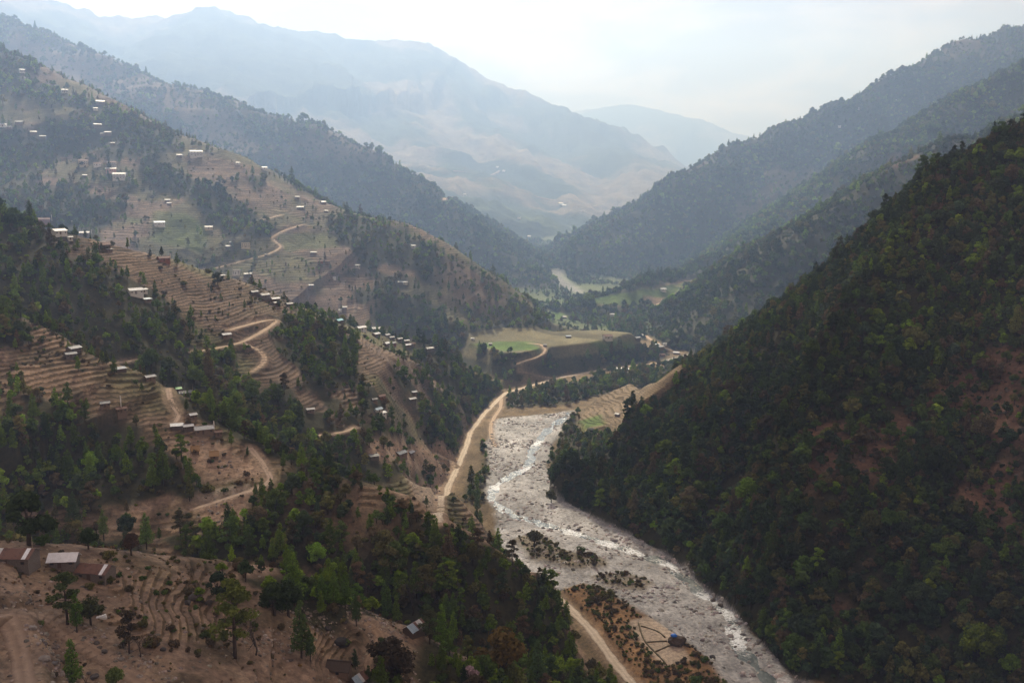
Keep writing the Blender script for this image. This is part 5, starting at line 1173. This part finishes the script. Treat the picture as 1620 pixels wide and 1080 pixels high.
# ---------- houses ----------
def tin(name, c, rust=None, rough=.45, metal=.25):
    m, nt = new_mat(name); out = N(nt, 'ShaderNodeOutputMaterial'); b = N(nt, 'ShaderNodeBsdfPrincipled'); b.inputs['Roughness'].default_value = rough; b.inputs['Metallic'].default_value = metal
    tc_ = N(nt, 'ShaderNodeTexCoord'); n = N(nt, 'ShaderNodeTexNoise'); n.inputs['Scale'].default_value = .9; n.inputs['Detail'].default_value = 6; n.inputs['Roughness'].default_value = .7; L(nt, tc_.outputs['Object'], n.inputs['Vector'])
    r = N(nt, 'ShaderNodeMapRange'); L(nt, n.outputs[0], r.inputs[0]); r.inputs[1].default_value = .52 if rust else .4; r.inputs[2].default_value = .62 if rust else .8
    x = N(nt, 'ShaderNodeMix', data_type='RGBA'); L(nt, r.outputs[0], x.inputs[0]); x.inputs[6].default_value = (*c, 1); x.inputs[7].default_value = (*(rust or tuple(v * .72 for v in c)), 1)
    L(nt, x.outputs[2], b.inputs['Base Color'])
    w = N(nt, 'ShaderNodeTexWave', wave_type='BANDS', bands_direction='X'); w.inputs['Scale'].default_value = 2.2; L(nt, tc_.outputs['Object'], w.inputs['Vector'])
    bp = N(nt, 'ShaderNodeBump'); bp.inputs['Distance'].default_value = .05; bp.inputs['Strength'].default_value = .6; L(nt, w.outputs[0], bp.inputs['Height']); L(nt, bp.outputs[0], b.inputs['Normal'])
    L(nt, b.outputs[0], out.inputs[0]); return m
ROOF = {'white_tin': tin('white_tin', (.47, .485, .50), rough=.5, metal=.0), 'pale_tin': tin('pale_tin', (.29, .295, .305), metal=.0), 'grey_tin': tin('grey_tin', (.175, .18, .19), metal=.0), 'dark_tin': tin('dark_tin', (.12, .115, .11)),  # white_tin carries the sky's reflection in its base colour
 'rust_tin': tin('rust_tin', (.15, .075, .05), (.09, .045, .035), .8, 0), 'blue_tin': tin('blue_tin', (.30, .40, .48), metal=0), 'turquoise': tin('turquoise', (.08, .38, .48), metal=0), 'green_sheet': tin('green_sheet', (.15, .4, .12), metal=0),
 'thatch': plain_mat('thatch', (.055, .042, .034), noise=(6, .35, .65, (.09, .07, .055))), 'straw': plain_mat('straw', (.42, .27, .13), noise=(6, .35, .65, (.3, .2, .11))), 'concrete': plain_mat('concrete', (.42, .41, .39), noise=(2, .35, .65, (.33, .32, .3)))}
ROOF['bright_tin'] = tin('bright_tin', (.80, .82, .84), rough=.45, metal=0.0); ROOF['worn_tin'] = tin('worn_tin', (.52, .53, .54), metal=0.0)  # brightest tin: near-white base stands in for reflected sky
ROOF['mixed_tin'] = ROOF['grey_tin']
WALL = {'stone': plain_mat('stone_wall', (.19, .165, .145), noise=(4, .4, .6, (.12, .105, .095))), 'mud': plain_mat('mud_wall', (.22, .155, .11), noise=(3, .35, .65, (.16, .115, .085))), 'wood': plain_mat('plank_wall', (.13, .10, .08), noise=(5, .35, .65, (.085, .065, .055))),
 'white': plain_mat('white_wall', (.72, .71, .68), noise=(2, .35, .7, (.58, .56, .52))), 'cream': plain_mat('cream_wall', (.62, .54, .38), noise=(2, .35, .7, (.52, .46, .34))), 'red': plain_mat('red_wall', (.30, .12, .085), noise=(2, .35, .7, (.22, .10, .075))), 'pink': plain_mat('pink_wall', (.5, .2, .18), noise=(2, .35, .7, (.6, .5, .46)))}
DARKM = plain_mat('dark_opening', (.018, .017, .016)); FRAME = plain_mat('timber_frame', (.10, .065, .045)); GLASS = plain_mat('window_glass', (.03, .035, .04), rough=.1, spec=.5)
POST = plain_mat('pale_wood', (.32, .27, .21), noise=(4, .35, .65, (.22, .18, .14)))
_b = MB(); _b.box(-.5, .5, -.5, .5, -.5, .5)
SHARED = {}
def brick_part(name, mat, parent, loc, size):
    k = (name, mat.name)
    if k not in SHARED: SHARED[k] = _b.mesh(name, mat)
    o = link(bpy.data.objects.new(name, SHARED[k]), parent); o.location = loc; o.scale = size; return o
def grad_at(x, y):
    e = 6.0; return float(zat(x + e, y, ZSM) - zat(x - e, y, ZSM)) / (2 * e), float(zat(x, y + e, ZSM) - zat(x, y - e, ZSM)) / (2 * e)
ZSM = blur(Z, 8)
def house(h, pos, rg):
    px, py, wp, wall, roof, style, label, group, cat, yaw = h; x, y, z, d, Lm = pos
    gx, gy = grad_at(x, y); sl = math.hypot(gx, gy)
    fx, fy = -gx / (sl + 1e-6) * min(1, sl * 3) - x / d * .9, -gy / (sl + 1e-6) * min(1, sl * 3) - y / d * .9     # front looks downhill and out over the valley
    rz = math.atan2(fy, fx) + math.pi / 2 + (rg.uniform(-.25, .25) if yaw is None else 0)
    if yaw is not None: rz = math.atan2(-y, -x) + math.pi / 2 + yaw
    Lm = max(Lm, 2.6) * (1.0 if yaw is None else 1 / (abs(math.cos(yaw)) + .55 * abs(math.sin(yaw)))); W = min(max(.62 * Lm, 2.6), 7.0)
    H = {'two': 4.6, 'flat': 4.8, 's': 1.9, 'thatch': 1.3, 'near': 2.1}.get(style, 2.3) * (min(1.25, max(.8, Lm / 8)))
    H = min(H, max(1.9, Lm * .46)) if style in ('two', 'flat') else H
    rh = {'flat': 0, 's': 0, 'thatch': 1.5, 'near': 1.25}.get(style, W * .22)
    e = empty(cat, (x, y, z + min(sl, .5) * W * .22 + .05), rz); hl, hw = Lm / 2, W / 2
    w = MB()
    if style == 's': w.add([(-hl,-hw,-3),(hl,-hw,-3),(hl,hw,-3),(-hl,hw,-3),(-hl,-hw,H*.85),(hl,-hw,H*.85),(hl,hw,H*1.15),(-hl,hw,H*1.15)], [(0,3,2,1),(4,5,6,7),(0,1,5,4),(1,2,6,5),(2,3,7,6),(3,0,4,7)])
    elif style == 'flat': w.box(-hl, hl, -hw, hw, -3, H)
    else: w.add([(-hl,-hw,-3),(hl,-hw,-3),(hl,hw,-3),(-hl,hw,-3),(-hl,-hw,H),(hl,-hw,H),(hl,hw,H),(-hl,hw,H),(-hl,0,H+rh),(hl,0,H+rh)], [(0,3,2,1),(0,1,5,4),(2,3,7,6),(1,2,6,9,5),(3,0,4,8,7),(4,5,9,8),(6,7,8,9)])
    w.build('wall', WALL[wall], e)
    ov = .45 if style != 'flat' else .25; t = .09 if style not in ('thatch',) else .3; up = .04 + t
    if style == 'flat':
        r = MB(); r.box(-hl - ov, hl + ov, -hw - ov, hw + ov, H + .01, H + .22); ro = r.build('roof', ROOF[roof], e)
        q = MB(); 
        for a in (-1, 1): q.box(-hl - ov + .02, hl + ov - .02, a * (hw + ov - .1) - .07, a * (hw + ov - .1) + .07, H + .225, H + .62)
        q.build('parapet', WALL[wall], ro)
    elif style == 's':
        r = MB(); r.slab((-hl-ov,-hw-ov,H*.85+up-.05),(hl+ov,-hw-ov,H*.85+up-.05),(hl+ov,hw+ov,H*1.15+up+.05),(-hl-ov,hw+ov,H*1.15+up+.05), t); r.build('roof', ROOF[roof], e)
    elif style in ('near',):
        # single tin sheets, each nailed at its own slight angle
        n = max(3, int((Lm + 2 * ov) / .85)); st = (Lm + 2 * ov) / n; ro = None
        ez = H - rh / hw * ov
        rf = MB(); rf.tube([(-hl - ov, 0, H + rh - .05), (hl + ov, 0, H + rh - .05)], .06, 5)
        for s_ in (-1, 1): rf.tube([(-hl - ov, s_ * hw, H - .02), (hl + ov, s_ * hw, H - .02)], .05, 5)
        ro = rf.build('roof_frame', FRAME, e)
        for k in range(n):
            x0 = -hl - ov + k * st; x1 = x0 + st * 1.06
            for s_ in (-1, 1):
                j = rg.uniform(-.03, .03); lift = .03 * (k % 2) + up; jo = rg.uniform(-.06, .1)
                a, b_ = ((x0, s_*(hw+ov+jo), ez+lift+j), (x1, s_*(hw+ov+jo), ez+lift+j)); c, d_ = ((x1, s_*-.03, H+rh+lift), (x0, s_*-.03, H+rh+lift))
                m = MB(); 
                if s_ < 0: m.slab(a, b_, c, d_, .03)
                else: m.slab(b_, a, d_, c, .03)
                u = rg.random()
                if roof == 'rust_tin': mt = ROOF['rust_tin'] if (s_ < 0 and u < .84) or (s_ > 0 and u < .12) else ROOF['worn_tin'] if u < .9 else ROOF['bright_tin']  # far slope mostly pale sheets: reflected sky put into their colour
                elif roof == 'mixed_tin': mt = ROOF['blue_tin'] if k < n * .4 and s_ < 0 else ROOF['rust_tin'] if u < .45 else ROOF['worn_tin']
                else: mt = ROOF['bright_tin'] if u < .88 else ROOF['worn_tin']
                m.build('roof_sheet', mt, ro)
    else:
        ez = H - rh / hw * ov; r = MB()
        r.slab((-hl-ov,-hw-ov,ez+up),(hl+ov,-hw-ov,ez+up),(hl+ov,0,H+rh+up),(-hl-ov,0,H+rh+up), t); r.slab((hl+ov,hw+ov,ez+up),(-hl-ov,hw+ov,ez+up),(-hl-ov,0,H+rh+up),(hl+ov,0,H+rh+up), t)
        ro = r.build('roof', ROOF[roof], e)
        q = MB(); q.tube([(-hl - ov, 0, H + rh + up + .02), (hl + ov, 0, H + rh + up + .02)], .12 if style != 'thatch' else .22, 6); q.build('ridge_cap', ROOF[roof], ro)
    if wp >= 5 and style != 'thatch':
        dh = min(1.85, H * .8); brick_part('door', FRAME, e, (-hl * .15, -hw - .03, dh / 2), (.9, .1, dh))
        nw = 2 if Lm < 9 else 4
        for fl in ((0, 1) if style in ('two', 'flat') else (0,)):
            for k in range(nw):
                xx = -hl * .72 + k * (hl * 1.44 / max(1, nw - 1)) if nw > 1 else 0
                if abs(xx + hl * .15) < .9 and fl == 0: continue
                zc = (H * .27 if style in ('two', 'flat') else 1.25 if H > 2 else 1.0) + fl * H * .5
                wf = brick_part('window', FRAME if wall in ('white', 'cream', 'pink', 'stone', 'mud') else POST, e, (xx, -hw - .03, zc), (.95, .09, min(.95, H * .3)))
                pn = brick_part('pane', GLASS, wf, (0, -.35, 0), (.72, .9, .72))
        if style == 'two':
            q = MB(); q.box(-hl - .3, hl + .3, -hw - 1.1, -hw - .06, H * .5 - .13, H * .5)
            bal = q.build('balcony', FRAME, e)
            for k in range(4):
                xx = -hl + .1 + k * (Lm - .2) / 3; brick_part('post', POST, bal, (xx, -hw - 1.0, H * .25 - .1), (.12, .12, H * .5 - .08))
        elif Lm > 5 and style == 'g':
            for k in range(3): brick_part('post', POST, e, (-hl + .15 + k * (Lm - .3) / 2, -hw - ov + .08, ez * .5 - .1), (.11, .11, ez - .02))
    elif style == 'thatch': brick_part('door', DARKM, e, (0, -hw - .02, .55), (.8, .08, 1.1))
    return tag(e, label, cat, group)
rgh = np.random.default_rng(21)
for h, p in zip(HOUSES, HPOS): house(h, p, rgh)
# ---------- poles, bridge, oddments ----------
WHITEC = plain_mat('white_cloth', (.72, .72, .70)); BLUE = plain_mat('blue_plastic', (.02, .16, .62), rough=.4)
for px, py, hp, lab in [(53,887,34,'tall weathered pole beside the huts at the left'),(191,653,26,'white flag pole on the wooded spur'),(338,684,18,'white flag pole beside the long tin roofed house'),(305,622,14,'pole beside the grey roofed house on the spur'),(289,616,12,'pole behind the grey roofed house on the spur'),
   (82,354,13,'white flag pole left of the broad white roofed crest house'),(101,371,9,'white pole at the right gable of the broad white roofed crest house'),(145,374,10,'white flag pole right of the brown walled crest house'),(269,412,11,'tall white flag pole beside the brown crest house'),(7,203,8,'white flag pole at the left edge above the woods'),(104,147,7,'white pole beside the white house high on the hillside'),
   (380,433,8,'mast beside the white flat roofed house'),(423,472,14,'left pole in the crest cluster'),(428,473,12,'right pole in the crest cluster'),(127,556,10,'thin pole right of the two storey spur house')]:
    x, y, z = hit(px, py); d = math.sqrt(x * x + y * y + z * z); hh = hp * d / F_PX * 1.03
    e = empty('flag_pole', (x, y, z)); m = MB(); m.tube([(0, 0, -.6), (.02, 0, hh * .5), (-.02, .03, hh)], [.10, .085, .05], 6); m.build('pole', POST, e)
    if 'white' in lab:
        m = MB(); fw = .45
        for k in range(8):
            z0 = hh * (.3 + .085 * k); z1 = z0 + hh * .083; a0 = .09 * math.sin(k * 1.3); a1 = .09 * math.sin((k + 1) * 1.3)
            m.slab((.08, a0, z0), (.08 + fw, a0 + .1, z0 - .05), (.08 + fw, a1 + .1, z1 - .05), (.08, a1, z1), .03)
        m.build('flag', WHITEC, e)
    tag(e, lab, 'pole', 'flag poles')
x, y, z = hit(1064, 1006); d = math.sqrt(x * x + y * y + z * z)
def dome(name, mat, loc, sx, sy, sz, label, cat):
    bm = bmesh.new(); bmesh.ops.create_icosphere(bm, subdivisions=2, radius=1.0)
    for v in bm.verts:
        v.co.z = max(v.co.z, -.05) * (1 + .12 * math.sin(v.co.x * 7)); v.co.x *= 1 + .1 * math.sin(v.co.y * 5)
    me = bpy.data.meshes.new(name); bm.to_mesh(me); bm.free(); me.materials.append(mat); o = link(bpy.data.objects.new(name, me)); o.location = loc; o.scale = (sx, sy, sz); return tag(o, label, cat)
bo = [o for o in bpy.data.objects if o.name == 'boulder'][0]
dome('tarpaulin', BLUE, (bo.location.x - bo.scale.x * .18, bo.location.y - .5, bo.location.z + bo.scale.z * .30), 1.5, 1.2, 1.1, 'small blue tarpaulin heap on the huge boulder by the river', 'tarpaulin')
x, y, z = hit(160, 978); q = MB()
for k in range(4): q.box(-.9 + k * .5, -.48 + k * .5, -.15 + .1 * k, .6 + .1 * k, .25 + .06 * k, .33 + .06 * k)
q.box(-1.0, 1.1, -.2, .7, -.3, .24); o = q.build('white_sheets', WHITEC); o.location = (x, y, z + .1); o.rotation_euler = (0, 0, .3); tag(o, 'stack of small white sheets under a leafless shrub beside the track', 'sheets')
# low earth bunds between the sandy fields
for pts, lab in [([(1010,985),(1014,1000),(1020,1015),(1035,1030),(1050,1045),(1055,1052)],'dark earth bund running down the middle of the sandy fields'),([(1014,990),(1030,994),(1045,1000),(1052,1008)],'earth bund across the top of the sandy fields'),([(1022,1016),(1040,1014),(1055,1014)],'earth bund towards the huge boulder in the sandy fields'),([(1036,1031),(1055,1022),(1068,1020)],'earth bund across the lower sandy fields'),([(996,998),(1005,1015),(1020,1030),(1030,1045)],'earth bund along the left edge of the sandy fields')]:
    q = smooth_line([hit(*p)[:2] for p in pts], 1.5); m = MB(); m.tube([(a_, b_, float(zat(a_, b_)) + .12) for a_, b_ in q], [.38 + .1 * math.sin(i * 1.7) for i in range(len(q))], 6); tag(m.build('field_bund', plain_mat('bund', (.13, .10, .06), noise=(1, .35, .65, (.09, .08, .04))), None, True), lab, 'bund', 'earth bunds of the sandy fields')
# road bridge on a concrete pier
a = on_floor(1050, 573); b = on_floor(1097, 560)
zb0 = float(zat(*a)) + .3; e = empty('road_bridge', (a[0], a[1], zb0)); dv = Vector((b[0] - a[0], b[1] - a[1], 0)); ln_ = dv.length; e.rotation_euler = (0, 0, math.atan2(dv.y, dv.x))
CONC = plain_mat('bridge_concrete', (.36, .35, .32), noise=(1, .35, .65, (.28, .27, .25)))
m = MB(); m.box(0, ln_, -2.6, 2.6, .6, 1.3); m.build('deck', CONC, e)
for s_ in (-1, 1):
    m = MB(); m.box(0, ln_, s_ * 2.5 - .12, s_ * 2.5 + .12, 2.0, 2.15)
    for k in range(int(ln_ / 4) + 1): m.box(k * 4 - .1, k * 4 + .1, s_ * 2.5 - .1, s_ * 2.5 + .1, 1.31, 1.99)
    m.build('railing', CONC, e)
for f_ in (.62, .95):
    m = MB(); m.box(ln_ * f_ - 1.2, ln_ * f_ + 1.2, -2.2, 2.2, -6, .59); m.build('pier', CONC, e)
tag(e, 'pale concrete road bridge crossing the river at the valley bend', 'bridge')
# parked vehicle on the upper road
x, y, z = hit(421, 404); e = empty('parked_van', (x, y, z + .05), 1.2)
m = MB(); m.add([(-2.1,-.85,.35),(2.1,-.85,.35),(2.1,.85,.35),(-2.1,.85,.35),(-2.1,-.85,1.0),(2.1,-.85,.95),(2.1,.85,.95),(-2.1,.85,1.0),(-2.0,-.75,1.8),(1.1,-.75,1.8),(1.1,.75,1.8),(-2.0,.75,1.8)],[(0,3,2,1),(0,1,5,4),(1,2,6,5),(2,3,7,6),(3,0,4,7),(4,5,9,8),(5,6,10,9),(6,7,11,10),(7,4,8,11),(8,9,10,11)]); m.build('body', WALL['white'], e)
for sx in (-1.3, 1.3):
    for sy in (-.8, .8):
        m = MB(); m.tube([(sx, sy - .12, .33), (sx, sy + .12, .33)], .33, 10); m.build('wheel', DARKM, e)
for sy in (-.86, .86): brick_part('window', GLASS, e, (0, sy * .95, 1.4), (2.2, .12, .4))
tag(e, 'white van parked on the dirt road below the cream block house', 'van')
# unseen cloud added above the view to keep sun off the near valley
CLOUDM, nt = new_mat('cloud'); o_ = N(nt, 'ShaderNodeOutputMaterial'); d_ = N(nt, 'ShaderNodeBsdfDiffuse'); d_.inputs[0].default_value = (.85, .85, .86, 1); t_ = N(nt, 'ShaderNodeBsdfTranslucent'); t_.inputs[0].default_value = (.85, .85, .86, 1); ms = N(nt, 'ShaderNodeMixShader'); ms.inputs[0].default_value = .5
L(nt, d_.outputs[0], ms.inputs[1]); L(nt, t_.outputs[0], ms.inputs[2]); L(nt, ms.outputs[0], o_.inputs[0])
def cloud(cx, cy, cz, rx, ry, rz_, seed, label):
    n = 70; th = np.linspace(0, 2 * np.pi, n, endpoint=False); ph = np.linspace(-np.pi / 2, np.pi / 2, 26); T_, PH = np.meshgrid(th, ph)
    ux, uy, uz = np.cos(PH) * np.cos(T_), np.cos(PH) * np.sin(T_), np.sin(PH); k = 1 + .28 * fbm(ux * 2 + uz, uy * 2 - uz, .6, 4, seed)
    vx, vy, vz = cx + ux * rx * k, cy + uy * ry * k, cz + np.where(uz > 0, uz * rz_ * k * k, uz * rz_ * .35 * k)
    idx = np.arange(T_.size).reshape(T_.shape); f = np.stack([idx[:-1], np.roll(idx, -1, 1)[:-1], np.roll(idx, -1, 1)[1:], idx[1:]], -1).reshape(-1, 4)
    o = link(bpy.data.objects.new('cloud', mesh_np('cloud', np.stack([vx, vy, vz], -1).reshape(-1, 3), f, CLOUDM, True))); return tag(o, label, None, None, 'structure')
CLOUD_Z = float(Z.max()) + 500
k_ = CLOUD_Z / math.tan(SUN_EL)
cloud(math.sin(SUN_AZ) * k_ + 670, math.cos(SUN_AZ) * k_ - 110, CLOUD_Z, 1020, 1000, 260, 5, 'unseen grey-white cumulus added to darken the near valley')
# ---------- the air ----------
hm, nt = new_mat('haze')
pv = N(nt, 'ShaderNodeVolumePrincipled'); pv.inputs['Color'].default_value = (.37, .57, 1.0, 1); pv.inputs['Density'].default_value = HAZE_DENSITY
pv.inputs['Density Attribute'].default_value = ''; pv.inputs['Temperature Attribute'].default_value = ''; pv.inputs['Color Attribute'].default_value = ''
pv.inputs['Anisotropy'].default_value = 0.46; pv.inputs['Absorption Color'].default_value = (.36, .36, .36, 1)
ho = N(nt, 'ShaderNodeOutputMaterial'); L(nt, pv.outputs[0], ho.inputs['Volume'])
hm.cycles.homogeneous_volume = True
hb = MB(); hb.box(-6200, 6200, -250, 10000, float(Z.min()) - 4, float(Z.max()) + 60)
tag(hb.build('haze', hm), 'pale blue haze filling the valley', None, None, 'stuff')
print('done', time.time() - T0)
